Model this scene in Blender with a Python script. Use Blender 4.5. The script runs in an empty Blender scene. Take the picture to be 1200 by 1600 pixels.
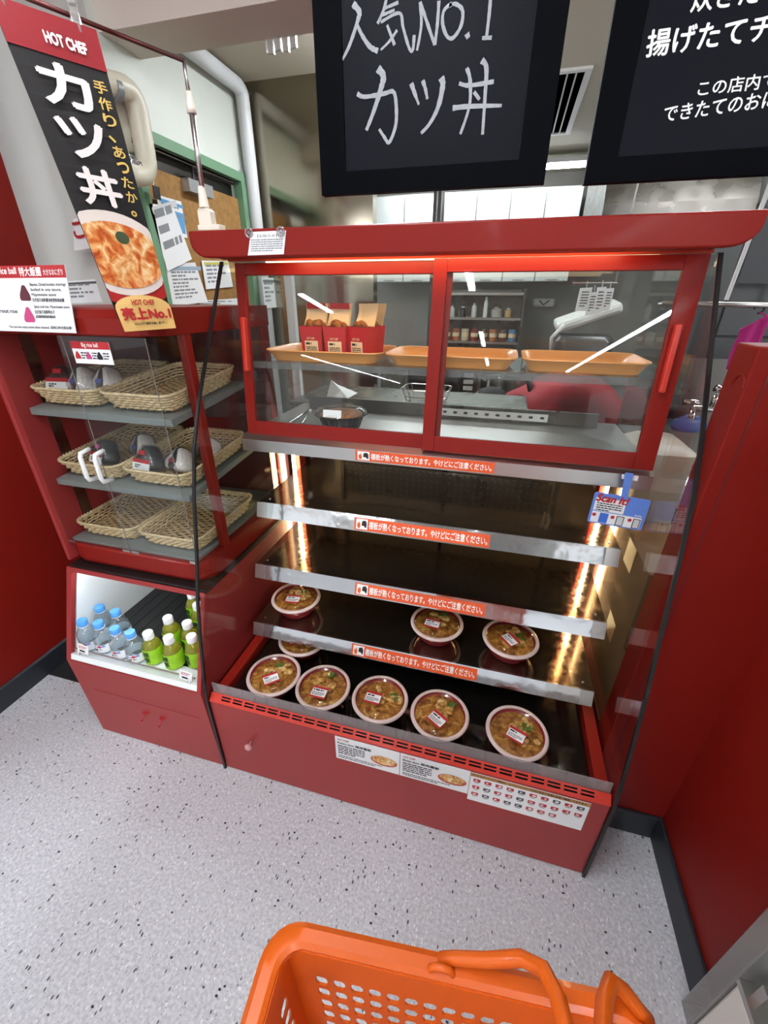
import bpy, bmesh, math, random
from mathutils import Vector, Matrix
random.seed(7)
SC = bpy.context.scene
COL = SC.collection

# ------------------------------------------------------------------ camera
F_PX, H_CAM = 652.25, 1.5
YAW, PITCH, ROLL = -0.26398, -0.47296, -0.00482
def cam_axes():
    cy, sy, cp, sp = math.cos(YAW), math.sin(YAW), math.cos(PITCH), math.sin(PITCH)
    right = Vector((cy, -sy, 0)); fwd = Vector((sy*cp, cy*cp, sp)); up = right.cross(fwd)
    c, s = math.cos(ROLL), math.sin(ROLL)
    r2 = right*c - up*s
    d2 = right*(-s) - up*c
    return r2, -d2, fwd
CR, CU, CF = cam_axes()
cam_data = bpy.data.cameras.new('camera')
cam = bpy.data.objects.new('camera', cam_data); COL.objects.link(cam)
cam.matrix_world = Matrix(((CR.x, CU.x, -CF.x, 0), (CR.y, CU.y, -CF.y, 0), (CR.z, CU.z, -CF.z, H_CAM), (0, 0, 0, 1)))
cam_data.sensor_fit = 'VERTICAL'; cam_data.sensor_height = 36.0
cam_data.lens = 36.0*F_PX/1600.0
cam_data.clip_start = 0.02; cam_data.clip_end = 60
SC.camera = cam
# a pixel gives a direction; the plane the thing touches gives the distance
def ray(px, py): return CR*((px-600)/F_PX) - CU*((py-800)/F_PX) + CF
def on_z(px, py, z): d = ray(px, py); t = (z-H_CAM)/d.z; return Vector((0, 0, H_CAM)) + d*t
def on_y(px, py, y): d = ray(px, py); t = y/d.y; return Vector((0, 0, H_CAM)) + d*t
def on_x(px, py, x): d = ray(px, py); t = x/d.x; return Vector((0, 0, H_CAM)) + d*t

# ------------------------------------------------------------------ world, exposure
SC.view_settings.view_transform = 'Standard'; SC.view_settings.look = 'None'
SC.view_settings.gamma = 1.0; SC.view_settings.use_curve_mapping = False
SC.view_settings.exposure = 0.42
W = bpy.data.worlds.new('world'); SC.world = W; W.use_nodes = True
W.node_tree.nodes['Background'].inputs[0].default_value = (0.95, 0.965, 1.0, 1)
W.node_tree.nodes['Background'].inputs[1].default_value = 0.95
SC.cycles.transparent_max_bounces = 32
SC.cycles.max_bounces = 10
SC.cycles.sample_clamp_indirect = 4.0
STORE_TUBE, KITCHEN_TUBE, WARM_STRIP, CANOPY_STRIP, DRINK_STRIP = 66.0, 62.0, 50.0, 28.0, 24.0

# ------------------------------------------------------------------ helpers: materials
def lin(c):
    if isinstance(c, str):
        c = c.lstrip('#'); c = [int(c[i:i+2], 16)/255 for i in (0, 2, 4)]
    return tuple((v/12.92 if v <= 0.04045 else ((v+0.055)/1.055)**2.4) for v in c[:3]) + (1.0,)
MATS = {}
def mat(name, color='#888888', rough=0.5, metal=0.0, emit=0.0, emit_color=None, bump=0.0, bump_scale=40, var=0.0, var_scale=6, spec=0.5, coat=0.0, rough_var=0.0, stretch=None):
    if name in MATS: return MATS[name]
    m = bpy.data.materials.new(name); m.use_nodes = True; nt = m.node_tree; N = nt.nodes; L = nt.links
    b = N['Principled BSDF']
    b.inputs['Base Color'].default_value = lin(color); b.inputs['Roughness'].default_value = rough
    b.inputs['Metallic'].default_value = metal; b.inputs['Specular IOR Level'].default_value = spec
    b.inputs['Coat Weight'].default_value = coat; b.inputs['Coat Roughness'].default_value = 0.08
    if emit:
        b.inputs['Emission Color'].default_value = lin(emit_color or color); b.inputs['Emission Strength'].default_value = emit
    if bump or var or rough_var:
        tc = N.new('ShaderNodeTexCoord'); mp = N.new('ShaderNodeMapping'); L.new(tc.outputs['Object'], mp.inputs[0])
        if stretch: mp.inputs['Scale'].default_value = stretch
        if bump:
            n = N.new('ShaderNodeTexNoise'); n.inputs['Scale'].default_value = bump_scale; n.inputs['Detail'].default_value = 3
            L.new(mp.outputs[0], n.inputs[0]); bp = N.new('ShaderNodeBump'); bp.inputs['Strength'].default_value = bump; bp.inputs['Distance'].default_value = 0.01
            L.new(n.outputs[0], bp.inputs['Height']); L.new(bp.outputs[0], b.inputs['Normal'])
        if var or rough_var:
            n2 = N.new('ShaderNodeTexNoise'); n2.inputs['Scale'].default_value = var_scale; n2.inputs['Detail'].default_value = 5
            L.new(mp.outputs[0], n2.inputs[0])
            if var:
                hs = N.new('ShaderNodeHueSaturation'); hs.inputs['Color'].default_value = lin(color)
                mr = N.new('ShaderNodeMapRange'); mr.inputs['From Min'].default_value = 0.3; mr.inputs['From Max'].default_value = 0.7
                mr.inputs['To Min'].default_value = 1-var; mr.inputs['To Max'].default_value = 1+var
                L.new(n2.outputs[0], mr.inputs[0]); L.new(mr.outputs[0], hs.inputs['Value']); L.new(hs.outputs[0], b.inputs['Base Color'])
            if rough_var:
                mr2 = N.new('ShaderNodeMapRange'); mr2.inputs['From Min'].default_value = 0.3; mr2.inputs['From Max'].default_value = 0.7
                mr2.inputs['To Min'].default_value = max(0, rough-rough_var); mr2.inputs['To Max'].default_value = rough+rough_var
                L.new(n2.outputs[0], mr2.inputs[0]); L.new(mr2.outputs[0], b.inputs['Roughness'])
    MATS[name] = m; return m
def glass(name, tint=(1, 1, 1), gain=1.0, rough=0.0, base=0.04, veil=0.0, veil_color='#ffffff'):
    """thin clear sheet: see-through, mirror-like by Fresnel"""
    if name in MATS: return MATS[name]
    m = bpy.data.materials.new(name); m.use_nodes = True; nt = m.node_tree; N = nt.nodes; L = nt.links
    N.remove(N['Principled BSDF'])
    tr = N.new('ShaderNodeBsdfTransparent'); tr.inputs[0].default_value = (*tint, 1)
    gl = N.new('ShaderNodeBsdfGlossy'); gl.inputs['Roughness'].default_value = rough
    lw = N.new('ShaderNodeLayerWeight'); lw.inputs[0].default_value = 0.5
    pw = N.new('ShaderNodeMath'); pw.operation = 'POWER'; pw.inputs[1].default_value = 4.0; L.new(lw.outputs['Facing'], pw.inputs[0])
    mu = N.new('ShaderNodeMath'); mu.operation = 'MULTIPLY_ADD'; mu.inputs[1].default_value = 0.6*gain; mu.inputs[2].default_value = base*0.7*gain; mu.use_clamp = True
    mx = N.new('ShaderNodeMixShader'); L.new(pw.outputs[0], mu.inputs[0]); L.new(mu.outputs[0], mx.inputs[0])
    src = tr
    if veil:
        df = N.new('ShaderNodeBsdfDiffuse'); df.inputs[0].default_value = lin(veil_color)
        mv = N.new('ShaderNodeMixShader'); mv.inputs[0].default_value = veil
        L.new(tr.outputs[0], mv.inputs[1]); L.new(df.outputs[0], mv.inputs[2]); src = mv
    L.new(src.outputs[0], mx.inputs[1]); L.new(gl.outputs[0], mx.inputs[2])
    L.new(mx.outputs[0], N['Material Output'].inputs[0]); MATS[name] = m; return m
def emis(name, color, strength):
    if name in MATS: return MATS[name]
    m = bpy.data.materials.new(name); m.use_nodes = True; N = m.node_tree.nodes; N.remove(N['Principled BSDF'])
    e = N.new('ShaderNodeEmission'); e.inputs[0].default_value = lin(color); e.inputs[1].default_value = strength
    m.node_tree.links.new(e.outputs[0], N['Material Output'].inputs[0]); MATS[name] = m; return m
def speckle_floor():
    m = bpy.data.materials.new('speckled_vinyl'); m.use_nodes = True; nt = m.node_tree; N = nt.nodes; L = nt.links
    b = N['Principled BSDF']; tc = N.new('ShaderNodeTexCoord')
    def flecks(scale, thr, width, col_in, col, seed, stretch=(1, 1, 1)):
        mp = N.new('ShaderNodeMapping'); mp.inputs['Location'].default_value = (seed, seed*1.7, 0); mp.inputs['Scale'].default_value = stretch
        mp.inputs['Rotation'].default_value = (0, 0, seed)
        L.new(tc.outputs['Object'], mp.inputs[0])
        v = N.new('ShaderNodeTexVoronoi'); v.inputs['Scale'].default_value = scale; L.new(mp.outputs[0], v.inputs['Vector'])
        wn = N.new('ShaderNodeTexWhiteNoise'); L.new(v.outputs['Color'], wn.inputs['Vector'])
        lt = N.new('ShaderNodeMath'); lt.operation = 'LESS_THAN'; L.new(wn.outputs['Value'], lt.inputs[0]); lt.inputs[1].default_value = thr
        mr = N.new('ShaderNodeMapRange'); mr.inputs['From Min'].default_value = width; mr.inputs['From Max'].default_value = width*0.6
        L.new(v.outputs['Distance'], mr.inputs[0])
        mu = N.new('ShaderNodeMath'); mu.operation = 'MULTIPLY'; L.new(lt.outputs[0], mu.inputs[0]); L.new(mr.outputs[0], mu.inputs[1])
        mx = N.new('ShaderNodeMix'); mx.data_type = 'RGBA'; L.new(mu.outputs[0], mx.inputs[0])
        if isinstance(col_in, tuple): mx.inputs[6].default_value = col_in
        else: L.new(col_in, mx.inputs[6])
        mx.inputs[7].default_value = lin(col); return mx.outputs[2]
    n = N.new('ShaderNodeTexNoise'); n.inputs['Scale'].default_value = 120; n.inputs['Detail'].default_value = 4; L.new(tc.outputs['Object'], n.inputs[0])
    rp = N.new('ShaderNodeValToRGB'); rp.color_ramp.elements[0].position = 0.35; rp.color_ramp.elements[1].position = 0.68
    rp.color_ramp.elements[0].color = lin('#b4b6bb'); rp.color_ramp.elements[1].color = lin('#d2d4d8'); L.new(n.outputs[0], rp.inputs[0])
    c = rp.outputs[0]
    c = flecks(150, 0.18, 0.34, c, '#e6e7e9', 3.1, (1, .6, 1)); c = flecks(190, 0.18, 0.36, c, '#9a9ca3', 1.3)
    c = flecks(110, 0.13, 0.32, c, '#44464f', 5.2, (1, .5, 1)); c = flecks(78, 0.07, 0.27, c, '#222228', 8.4, (.7, 1, 1))
    L.new(c, b.inputs['Base Color']); b.inputs['Roughness'].default_value = 0.42; b.inputs['Specular IOR Level'].default_value = 0.35
    MATS['floor'] = m; return m
def food_mat(name, cols, scale=60, bump=0.6):
    if name in MATS: return MATS[name]
    m = bpy.data.materials.new(name); m.use_nodes = True; nt = m.node_tree; N = nt.nodes; L = nt.links; b = N['Principled BSDF']
    tc = N.new('ShaderNodeTexCoord'); n = N.new('ShaderNodeTexNoise'); n.inputs['Scale'].default_value = scale; n.inputs['Detail'].default_value = 6; n.inputs['Distortion'].default_value = 0.8
    oi = N.new('ShaderNodeObjectInfo'); ad = N.new('ShaderNodeVectorMath'); ad.operation = 'ADD'
    sc = N.new('ShaderNodeVectorMath'); sc.operation = 'SCALE'; sc.inputs[0].default_value = (9, 7, 5); L.new(oi.outputs['Random'], sc.inputs['Scale'])
    L.new(tc.outputs['Object'], ad.inputs[0]); L.new(sc.outputs[0], ad.inputs[1]); L.new(ad.outputs[0], n.inputs[0])
    rp = N.new('ShaderNodeValToRGB'); cr = rp.color_ramp
    for i, c in enumerate(cols):
        p = 0.32 + 0.36*i/(len(cols)-1)
        e = cr.elements[i] if i < 2 else cr.elements.new(p)
        e.position = p; e.color = lin(c)
    L.new(n.outputs[0], rp.inputs[0]); L.new(rp.outputs[0], b.inputs['Base Color']); b.inputs['Roughness'].default_value = 0.3
    bp = N.new('ShaderNodeBump'); bp.inputs['Strength'].default_value = bump; bp.inputs['Distance'].default_value = 0.005
    L.new(n.outputs[0], bp.inputs['Height']); L.new(bp.outputs[0], b.inputs['Normal']); MATS[name] = m; return m

RED = mat('red_laminate', '#94302f', 0.45, coat=0.04, spec=0.35, bump=0.02, bump_scale=300)
RED_GLOSS = mat('red_painted_metal', '#7e1912', 0.36, coat=0.03, spec=0.2)
RED_BRIGHT = mat('red_plastic', '#c03020', 0.35)
RED_WALL = mat('red_wall_panel', '#78140c', 0.5, spec=0.2, bump=0.03, bump_scale=500)
STEEL = mat('brushed_steel', '#c4c2be', 0.28, 1.0, bump=0.03, bump_scale=30, stretch=(1, 20, 20))
STEEL_POL = mat('polished_steel', '#d3d6d8', 0.09, 1.0, bump=0.22, bump_scale=8)
SHELF_DARK = mat('dark_polished_shelf', '#938778', 0.10, 0.97, bump=0.05, bump_scale=7, rough_var=0.06, var_scale=60)
STEEL_DULL = mat('dull_kitchen_steel', '#75726c', 0.3, 1.0, rough_var=0.1, var_scale=8)
BLACK = mat('black_trim', '#0c0c0d', 0.4)
NAVY = mat('dark_navy_vinyl', '#20242b', 0.5)
WHITE = mat('white_paint', '#e9ebea', 0.5)
PAPER = mat('white_paper', '#eef0f0', 0.6)
INK = mat('black_ink', '#1c1c1e', 0.7)
GREY_INK = mat('grey_ink', '#8a8c90', 0.7)
RED_INK = mat('red_ink', '#b4262b', 0.6)
WHITE_INK = mat('white_ink', '#f4f2ee', 0.6)
CLEAR = glass('clear_glass', (0.97, 0.985, 0.975))
CLEAR_SIDE = glass('side_glass', (0.95, 0.965, 0.96), gain=0.9)
ACRYLIC = glass('acrylic_guard', (0.9, 0.9, 0.9), gain=1.5, rough=0.15, veil=0.35, veil_color='#b5a9a9')
FILM = glass('clear_film', (0.98, 0.98, 0.98), gain=1.8, rough=0.08, veil=0.03)
LIDM = glass('lid_film', (0.99, 0.97, 0.96), gain=1.0, rough=0.04)

# ------------------------------------------------------------------ helpers: meshes
class MB:
    def __init__(s): s.v = []; s.f = []
    def add(s, vs, fs):
        o = len(s.v); s.v += [tuple(v) for v in vs]; s.f += [tuple(i+o for i in f) for f in fs]; return s
    def box(s, a, b):
        x0, y0, z0 = a; x1, y1, z1 = b
        return s.hexa([(x0, y0, z0), (x1, y0, z0), (x1, y1, z0), (x0, y1, z0), (x0, y0, z1), (x1, y0, z1), (x1, y1, z1), (x0, y1, z1)])
    def hexa(s, p): return s.add(p, [(3, 2, 1, 0), (4, 5, 6, 7), (0, 1, 5, 4), (1, 2, 6, 5), (2, 3, 7, 6), (3, 0, 4, 7)])
    def quad(s, a, b, c, d): return s.add([a, b, c, d], [(0, 1, 2, 3)])
    def slab(s, o, u, v, n):        # parallelepiped from a corner and three edge vectors
        o, u, v, n = Vector(o), Vector(u), Vector(v), Vector(n)
        return s.hexa([o, o+u, o+u+v, o+v, o+n, o+u+n, o+u+v+n, o+v+n])
    def tube(s, pts, r, n=8, closed=False):
        pts = [Vector(p) for p in pts]; k = len(pts); rr = r if isinstance(r, (list, tuple)) else [r]*k
        base = len(s.v); prev = None
        for i, p in enumerate(pts):
            if closed: t = pts[(i+1) % k] - pts[i-1]
            else: t = pts[min(i+1, k-1)] - pts[max(i-1, 0)]
            t = t.normalized() if t.length > 1e-9 else Vector((0, 0, 1))
            if prev is None:
                a = Vector((0, 0, 1)) if abs(t.z) < 0.9 else Vector((1, 0, 0)); x = t.cross(a).normalized()
            else:
                x = prev - t*prev.dot(t); x = x.normalized() if x.length > 1e-6 else t.orthogonal().normalized()
            prev = x; y = t.cross(x)
            for j in range(n):
                an = 2*math.pi*j/n; s.v.append(tuple(p + (x*math.cos(an) + y*math.sin(an))*rr[i]))
        for i in range(k if closed else k-1):
            i2 = (i+1) % k
            for j in range(n):
                j2 = (j+1) % n; s.f.append((base+i*n+j, base+i*n+j2, base+i2*n+j2, base+i2*n+j))
        if not closed:
            s.f.append(tuple(base+j for j in reversed(range(n)))); s.f.append(tuple(base+(k-1)*n+j for j in range(n)))
        return s
    def lathe(s, prof, n=24, c=(0, 0, 0), capb=True, capt=True, sx=1, sy=1):
        base = len(s.v); k = len(prof)
        for r, z in prof:
            for j in range(n):
                a = 2*math.pi*j/n; s.v.append((c[0]+r*sx*math.cos(a), c[1]+r*sy*math.sin(a), c[2]+z))
        for i in range(k-1):
            for j in range(n):
                j2 = (j+1) % n; s.f.append((base+i*n+j, base+i*n+j2, base+(i+1)*n+j2, base+(i+1)*n+j))
        if capb: s.f.append(tuple(base+j for j in reversed(range(n))))
        if capt: s.f.append(tuple(base+(k-1)*n+j for j in range(n)))
        return s
    def prism(s, poly, vec):        # polygon of 3-D points extruded by vec
        poly = [Vector(p) for p in poly]; n = len(poly); vec = Vector(vec)
        vs = poly + [p+vec for p in poly]
        fs = [tuple(reversed(range(n))), tuple(range(n, 2*n))] + [(i, (i+1) % n, n+(i+1) % n, n+i) for i in range(n)]
        return s.add(vs, fs)
    def loft(s, rings, capb=False, capt=False, closed=False):
        base = len(s.v); n = len(rings[0]); k = len(rings)
        for r in rings: s.v += [tuple(p) for p in r]
        for i in range(k if closed else k-1):
            i2 = (i+1) % k
            for j in range(n):
                j2 = (j+1) % n; s.f.append((base+i*n+j, base+i*n+j2, base+i2*n+j2, base+i2*n+j))
        if capb: s.f.append(tuple(base+j for j in reversed(range(n))))
        if capt: s.f.append(tuple(base+(k-1)*n+j for j in range(n)))
        return s
    def build(s, name, m, parent=None, smooth=False, bevel=0.0, solid=0.0, seg=2, fix=True):
        me = bpy.data.meshes.new(name); me.from_pydata(s.v, [], s.f)
        if fix:
            bm = bmesh.new(); bm.from_mesh(me); bmesh.ops.recalc_face_normals(bm, faces=bm.faces); bm.to_mesh(me); bm.free()
        me.materials.append(m); me.update()
        o = bpy.data.objects.new(name, me); COL.objects.link(o)
        if smooth:
            for p in me.polygons: p.use_smooth = True
            if smooth == 'auto':
                md = o.modifiers.new('split', 'EDGE_SPLIT'); md.split_angle = math.radians(40)
        if solid: md = o.modifiers.new('solid', 'SOLIDIFY'); md.thickness = solid; md.offset = 0
        if bevel:
            md = o.modifiers.new('bevel', 'BEVEL'); md.width = bevel; md.segments = seg; md.limit_method = 'ANGLE'; md.angle_limit = math.radians(40)
        if parent is not None: attach(o, parent)
        return o
def attach(o, parent):
    o.parent = parent
    q = parent; M = Matrix.Identity(4)
    while q is not None:
        M = q.matrix_parent_inverse @ Matrix.LocRotScale(q.location, q.rotation_euler, q.scale) if q is parent and q.parent is None else M
        if q.parent is not None and q is parent:
            M = chain(q)
        q = None
    o.matrix_parent_inverse = M.inverted()
def chain(q):
    M = Matrix.LocRotScale(q.location, q.rotation_euler, q.scale)
    if q.parent is not None: M = chain(q.parent) @ q.matrix_parent_inverse @ M
    return M
def tag(o, label=None, cat=None, group=None, kind=None):
    if label: o['label'] = label
    if cat: o['category'] = cat
    if group: o['group'] = group
    if kind: o['kind'] = kind
    return o
def thing(name, label, cat, loc=(0, 0, 0), group=None, rz=0.0):
    o = bpy.data.objects.new(name, None); COL.objects.link(o); o.location = loc; o.rotation_euler = (0, 0, rz); o.empty_display_size = 0.05
    return tag(o, label, cat, group)
def struct(name, mb, m, label, cat, **k): return tag(mb.build(name, m, **k), label, cat, kind='structure')
def copy_tree(o, parent=None):
    c = o.copy(); COL.objects.link(c)
    if parent is not None: c.parent = parent
    for ch in list(o.children): copy_tree(ch, c)
    return c
def local_part(o, parent):      # part whose mesh is written in its thing's own frame
    o.parent = parent; o.matrix_parent_inverse = Matrix.Identity(4); return o
def rrect(w, d, r, z, n=5, cx=0, cy=0):
    pts = []
    for sx, sy, a0 in ((1, 1, 0), (-1, 1, 90), (-1, -1, 180), (1, -1, 270)):
        for i in range(n+1):
            a = math.radians(a0 + 90*i/n); pts.append((cx+sx*(w/2-r)+r*math.cos(a), cy+sy*(d/2-r)+r*math.sin(a), z))
    return pts
FONT_OBJ = None
def text_geo(body, bold=0.0, spacing=1.0):
    global FONT_OBJ
    if FONT_OBJ is None:
        cu = bpy.data.curves.new('lettering', 'FONT'); FONT_OBJ = bpy.data.objects.new('lettering_source', cu)
        COL.objects.link(FONT_OBJ)
    cu = FONT_OBJ.data; cu.body = body; cu.offset = bold; cu.space_character = spacing; cu.space_line = 1.05; cu.resolution_u = 3
    dg = bpy.context.evaluated_depsgraph_get(); dg.update()
    me = bpy.data.meshes.new_from_object(FONT_OBJ.evaluated_get(dg))
    vs = [v.co.copy() for v in me.vertices]; fs = [tuple(p.vertices) for p in me.polygons]
    bpy.data.meshes.remove(me); return vs, fs
def letter_into(mb, body, frame, x0, y0, w, h, bold=0.0, shear=0.0, keep=False):
    """body fitted into the box (x0,y0,w,h) of a frame function (u,v)->point"""
    vs, fs = text_geo(body, 0.0)
    if not vs: return
    ax = min(v.x for v in vs); bx = max(v.x for v in vs); ay = min(v.y for v in vs); by = max(v.y for v in vs)
    sx = w/max(bx-ax, 1e-6); sy = h/max(by-ay, 1e-6)
    if keep: sx = sy = min(sx, sy)
    e = max(w, h)*0.01
    for k, (dx, dy) in enumerate(((0, 0),) if bold <= 0 else ((-bold, 0), (bold, 0), (0, bold), (0, -bold))):
        out = []
        for v in vs:
            a, b = x0+(v.x+dx-ax)*sx+shear*(v.y-ay)*sy, y0+(v.y+dy-ay)*sy; p = frame(a, b)
            n = (frame(a+e, b)-p).cross(frame(a, b+e)-p).normalized() if bold > 0 else Vector((0, 0, 0)); out.append(p + n*(0.00006*k))
        mb.add(out, fs)
def plane_frame(o, u, v, off):
    o, u, v = Vector(o), Vector(u), Vector(v); n = u.cross(v).normalized()
    return lambda a, b: o + u*a + v*b + n*off
def lettering(name, body, frame, x0, y0, w, h, m, parent, bold=0.0, shear=0.0, keep=False):
    mb = MB(); letter_into(mb, body, frame, x0, y0, w, h, bold, shear, keep)
    return mb.build(name, m, parent, fix=False)
def rect_into(mb, frame, x0, y0, w, h): mb.quad(frame(x0, y0), frame(x0+w, y0), frame(x0+w, y0+h), frame(x0, y0+h))
def disc_into(mb, frame, x, y, rx, ry, n=24):
    mb.add([frame(x+rx*math.cos(2*math.pi*i/n), y+ry*math.sin(2*math.pi*i/n)) for i in range(n)], [tuple(range(n))])
def lines_into(mb, frame, x0, y0, w, rows, dy, h, seed=1):
    rg = random.Random(seed)
    for r in range(rows):
        x = x0; end = x0 + w*(1 if r < rows-1 else rg.uniform(.4, .9))
        while x < end:
            l = min(rg.uniform(.8, 3.5)*h, end-x); rect_into(mb, frame, x, y0-r*dy, l, h); x += l + h*0.45
def perf(mb, P, nu, nv, hole=0.7, hv=None, cut=0.3, solid_cells=()):
    """plate P(u,v) of nu x nv cells with an eight-sided hole in each"""
    hv = hv or hole
    for i in range(nu):
        for j in range(nv):
            C = lambda a, b: P((i+a)/nu, (j+b)/nv)
            o = [C(0, 0), C(1, 0), C(1, 1), C(0, 1)]
            if (i, j) in solid_cells: mb.add(o, [(0, 1, 2, 3)]); continue
            a0, a1 = (1-hole)/2, (1+hole)/2; b0, b1 = (1-hv)/2, (1+hv)/2; ca, cb = cut*hole, cut*hv
            h = [C(a0+ca, b0), C(a1-ca, b0), C(a1, b0+cb), C(a1, b1-cb), C(a1-ca, b1), C(a0+ca, b1), C(a0, b1-cb), C(a0, b0+cb)]
            mb.add(o+h, [(0, 1, 5, 4), (1, 6, 5), (1, 2, 7, 6), (2, 8, 7), (2, 3, 9, 8), (3, 10, 9), (3, 0, 11, 10), (0, 4, 11)])
    return mb
def arc(c, r, a0, a1, n, f): return [f(c[0]+r*math.cos(math.radians(a0+(a1-a0)*i/n)), c[1]+r*math.sin(math.radians(a0+(a1-a0)*i/n))) for i in range(n+1)]

# ================================================================== SETTING
XL, XR = -1.797, 0.637
struct('floor', MB().box((-12, -30, -0.05), (6, 6, 0)), speckle_floor(), 'pale grey speckled vinyl floor of the shop', 'floor')
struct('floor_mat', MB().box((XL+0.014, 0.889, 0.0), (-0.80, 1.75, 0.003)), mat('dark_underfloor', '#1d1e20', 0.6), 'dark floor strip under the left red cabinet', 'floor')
struct('wall_left', MB().box((XL-0.08, 0.655, 0), (XL, 1.46, 2.75)).box((XL-0.08, 0.3, 0), (XL, 0.655, 2.75)), RED_WALL, 'dark red side wall at the left of the rice ball case', 'wall')
struct('baseboard_left', MB().prism([(XL+0.012, 0.66, 0), (XL+0.012, 0.66, 0.092), (XL+0.004, 0.66, 0.098), (XL, 0.66, 0.098), (XL, 0.66, 0)], (0, 0.8, 0)), NAVY, 'dark vinyl skirting along the left red wall', 'baseboard', bevel=0.002)
# red partition next to the hot case and the wall running towards the shopper
pt = struct('wall_partition', MB().box((0.418, 0.905, 0), (XR+0.08, 0.988, 1.43)), RED_WALL, 'low red partition wall beside the hot food case', 'wall', bevel=0.004)
MB().box((0.446, 0.9035, 0.1), (0.449, 0.906, 1.39)).build('panel_seam', mat('seam_red', '#5c100f', 0.6), pt)
MB().tube([(0.4175, 0.925+0.02*math.cos(a), 1.36+0.02*math.sin(a)) for a in [math.pi*i/8 for i in range(9)]], 0.002, 5).build('scratch_mark', RED_WALL, pt)
struct('wall_right', MB().box((XR, 0.54, 0), (XR+0.08, 0.905, 1.43)), RED_WALL, 'red wall at right running towards the shopper', 'wall')
struct('baseboard_right', MB().box((XR-0.012, 0.54, 0), (XR, 0.905, 0.102)), NAVY, 'dark skirting at the foot of the right red wall', 'baseboard', bevel=0.003)
struct('baseboard_partition', MB().box((0.42, 0.893, 0), (XR-0.0125, 0.905, 0.102)), NAVY, 'dark skirting at the foot of the red partition', 'baseboard', bevel=0.003)
# ceilings
BEIGE = mat('ceiling_beige', '#d8cdc2', 0.8); CEIL_K = mat('kitchen_ceiling', '#cdc8b6', 0.8, bump=0.02, bump_scale=30)
struct('ceiling', MB().box((-12, -30, 2.75), (6, 1.74, 2.80)), BEIGE, 'beige shop ceiling above the shopper', 'ceiling')
struct('trim_1', MB().box((-6, 1.74, 2.33), (6, 1.935, 2.85)), BEIGE, 'beige ceiling beam between shop and kitchen', 'beam')
struct('ceiling_kitchen', MB().box((-1.75, 1.935, 2.50), (2.6, 5.0, 2.55)), CEIL_K, 'olive beige kitchen ceiling with an air vent', 'ceiling')
struct('wall_front', MB().box((-12, -30.1, 0), (6, -30.0, 2.75)), mat('shop_rear_white', '#c9c8c4', 0.6), 'pale shop wall far behind the shopper', 'wall')
# kitchen walls
XK = -1.52
WALLW = mat('kitchen_wall_white', '#d9dfd6', 0.55, var=0.03, var_scale=2)
struct('wall_kitchen_left', MB().box((XK-0.08, 1.70, 0), (XK, 1.80, 2.5)).box((XK-0.08, 1.80, 2.06), (XK, 2.66, 2.5)).box((XK-0.08, 2.56, 0), (XK, 2.66, 2.06)), WALLW, 'white kitchen side wall above the green door frame', 'wall')
struct('wall_kitchen_front', MB().box((-2.5, 1.62, 0), (XK+0.001, 1.70, 2.5)), mat('grey_white_panel', '#c9cac4', 0.4), 'grey white wall panel behind the hanging banner', 'wall')
struct('wall_stainless', MB().box((XK, 2.66, 0), (-0.79, 2.74, 2.5)), mat('mirror_stainless', '#9b9484', 0.12, 1.0, bump=0.02, bump_scale=5, rough_var=0.04, var_scale=3), 'mirror like stainless steel kitchen wall', 'wall')
struct('wall_back', MB().box((-1.75, 4.9, 0), (2.6, 5.0, 2.55)), mat('kitchen_back_grey', '#8d8a84', 0.5, var=0.06, var_scale=1.5), 'grey rear wall of the kitchen', 'wall')
struct('wall_kitchen_right', MB().box((2.5, 1.0, 0), (2.6, 4.9, 2.55)), mat('kitchen_right_grey', '#777873', 0.5), 'grey right hand wall of the kitchen', 'wall')
# kitchen ceiling vent
vt = thing('ceiling_vent', 'white slotted air vent in the kitchen ceiling', 'vent', (0.13, 3.4, 2.49))
vo = [on_z(868, 100, 2.494), on_z(905, 100, 2.494), on_z(893, 210, 2.494), on_z(850, 210, 2.494)]
vx0, vx1, vy0, vy1 = 0.02, 0.24, 2.92, 3.86
MB().box((vx0, vy0, 2.488), (vx0+0.03, vy1, 2.4995)).box((vx1-0.03, vy0, 2.488), (vx1, vy1, 2.4995)).box((vx0+.03, vy0, 2.488), (vx1-.03, vy0+0.03, 2.4995)).box((vx0+.03, vy1-0.03, 2.488), (vx1-.03, vy1, 2.4995)).build('vent_frame', WHITE, vt)
MB().box((vx0+0.03, vy0+0.03, 2.496), (vx1-0.03, vy1-0.03, 2.4995)).build('vent_backing', mat('void_black', '#020202', 0.95, spec=0.0), vt)  # sheet painted dull black for the darkness of the void behind the slats
for i in range(3): MB().slab((vx0+0.062+i*0.042, vy0+0.03, 2.488), (0.009, 0, 0.006), (0, vy1-vy0-0.06, 0), (0, 0, 0.0015)).build('slat', WHITE, vt)
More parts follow.
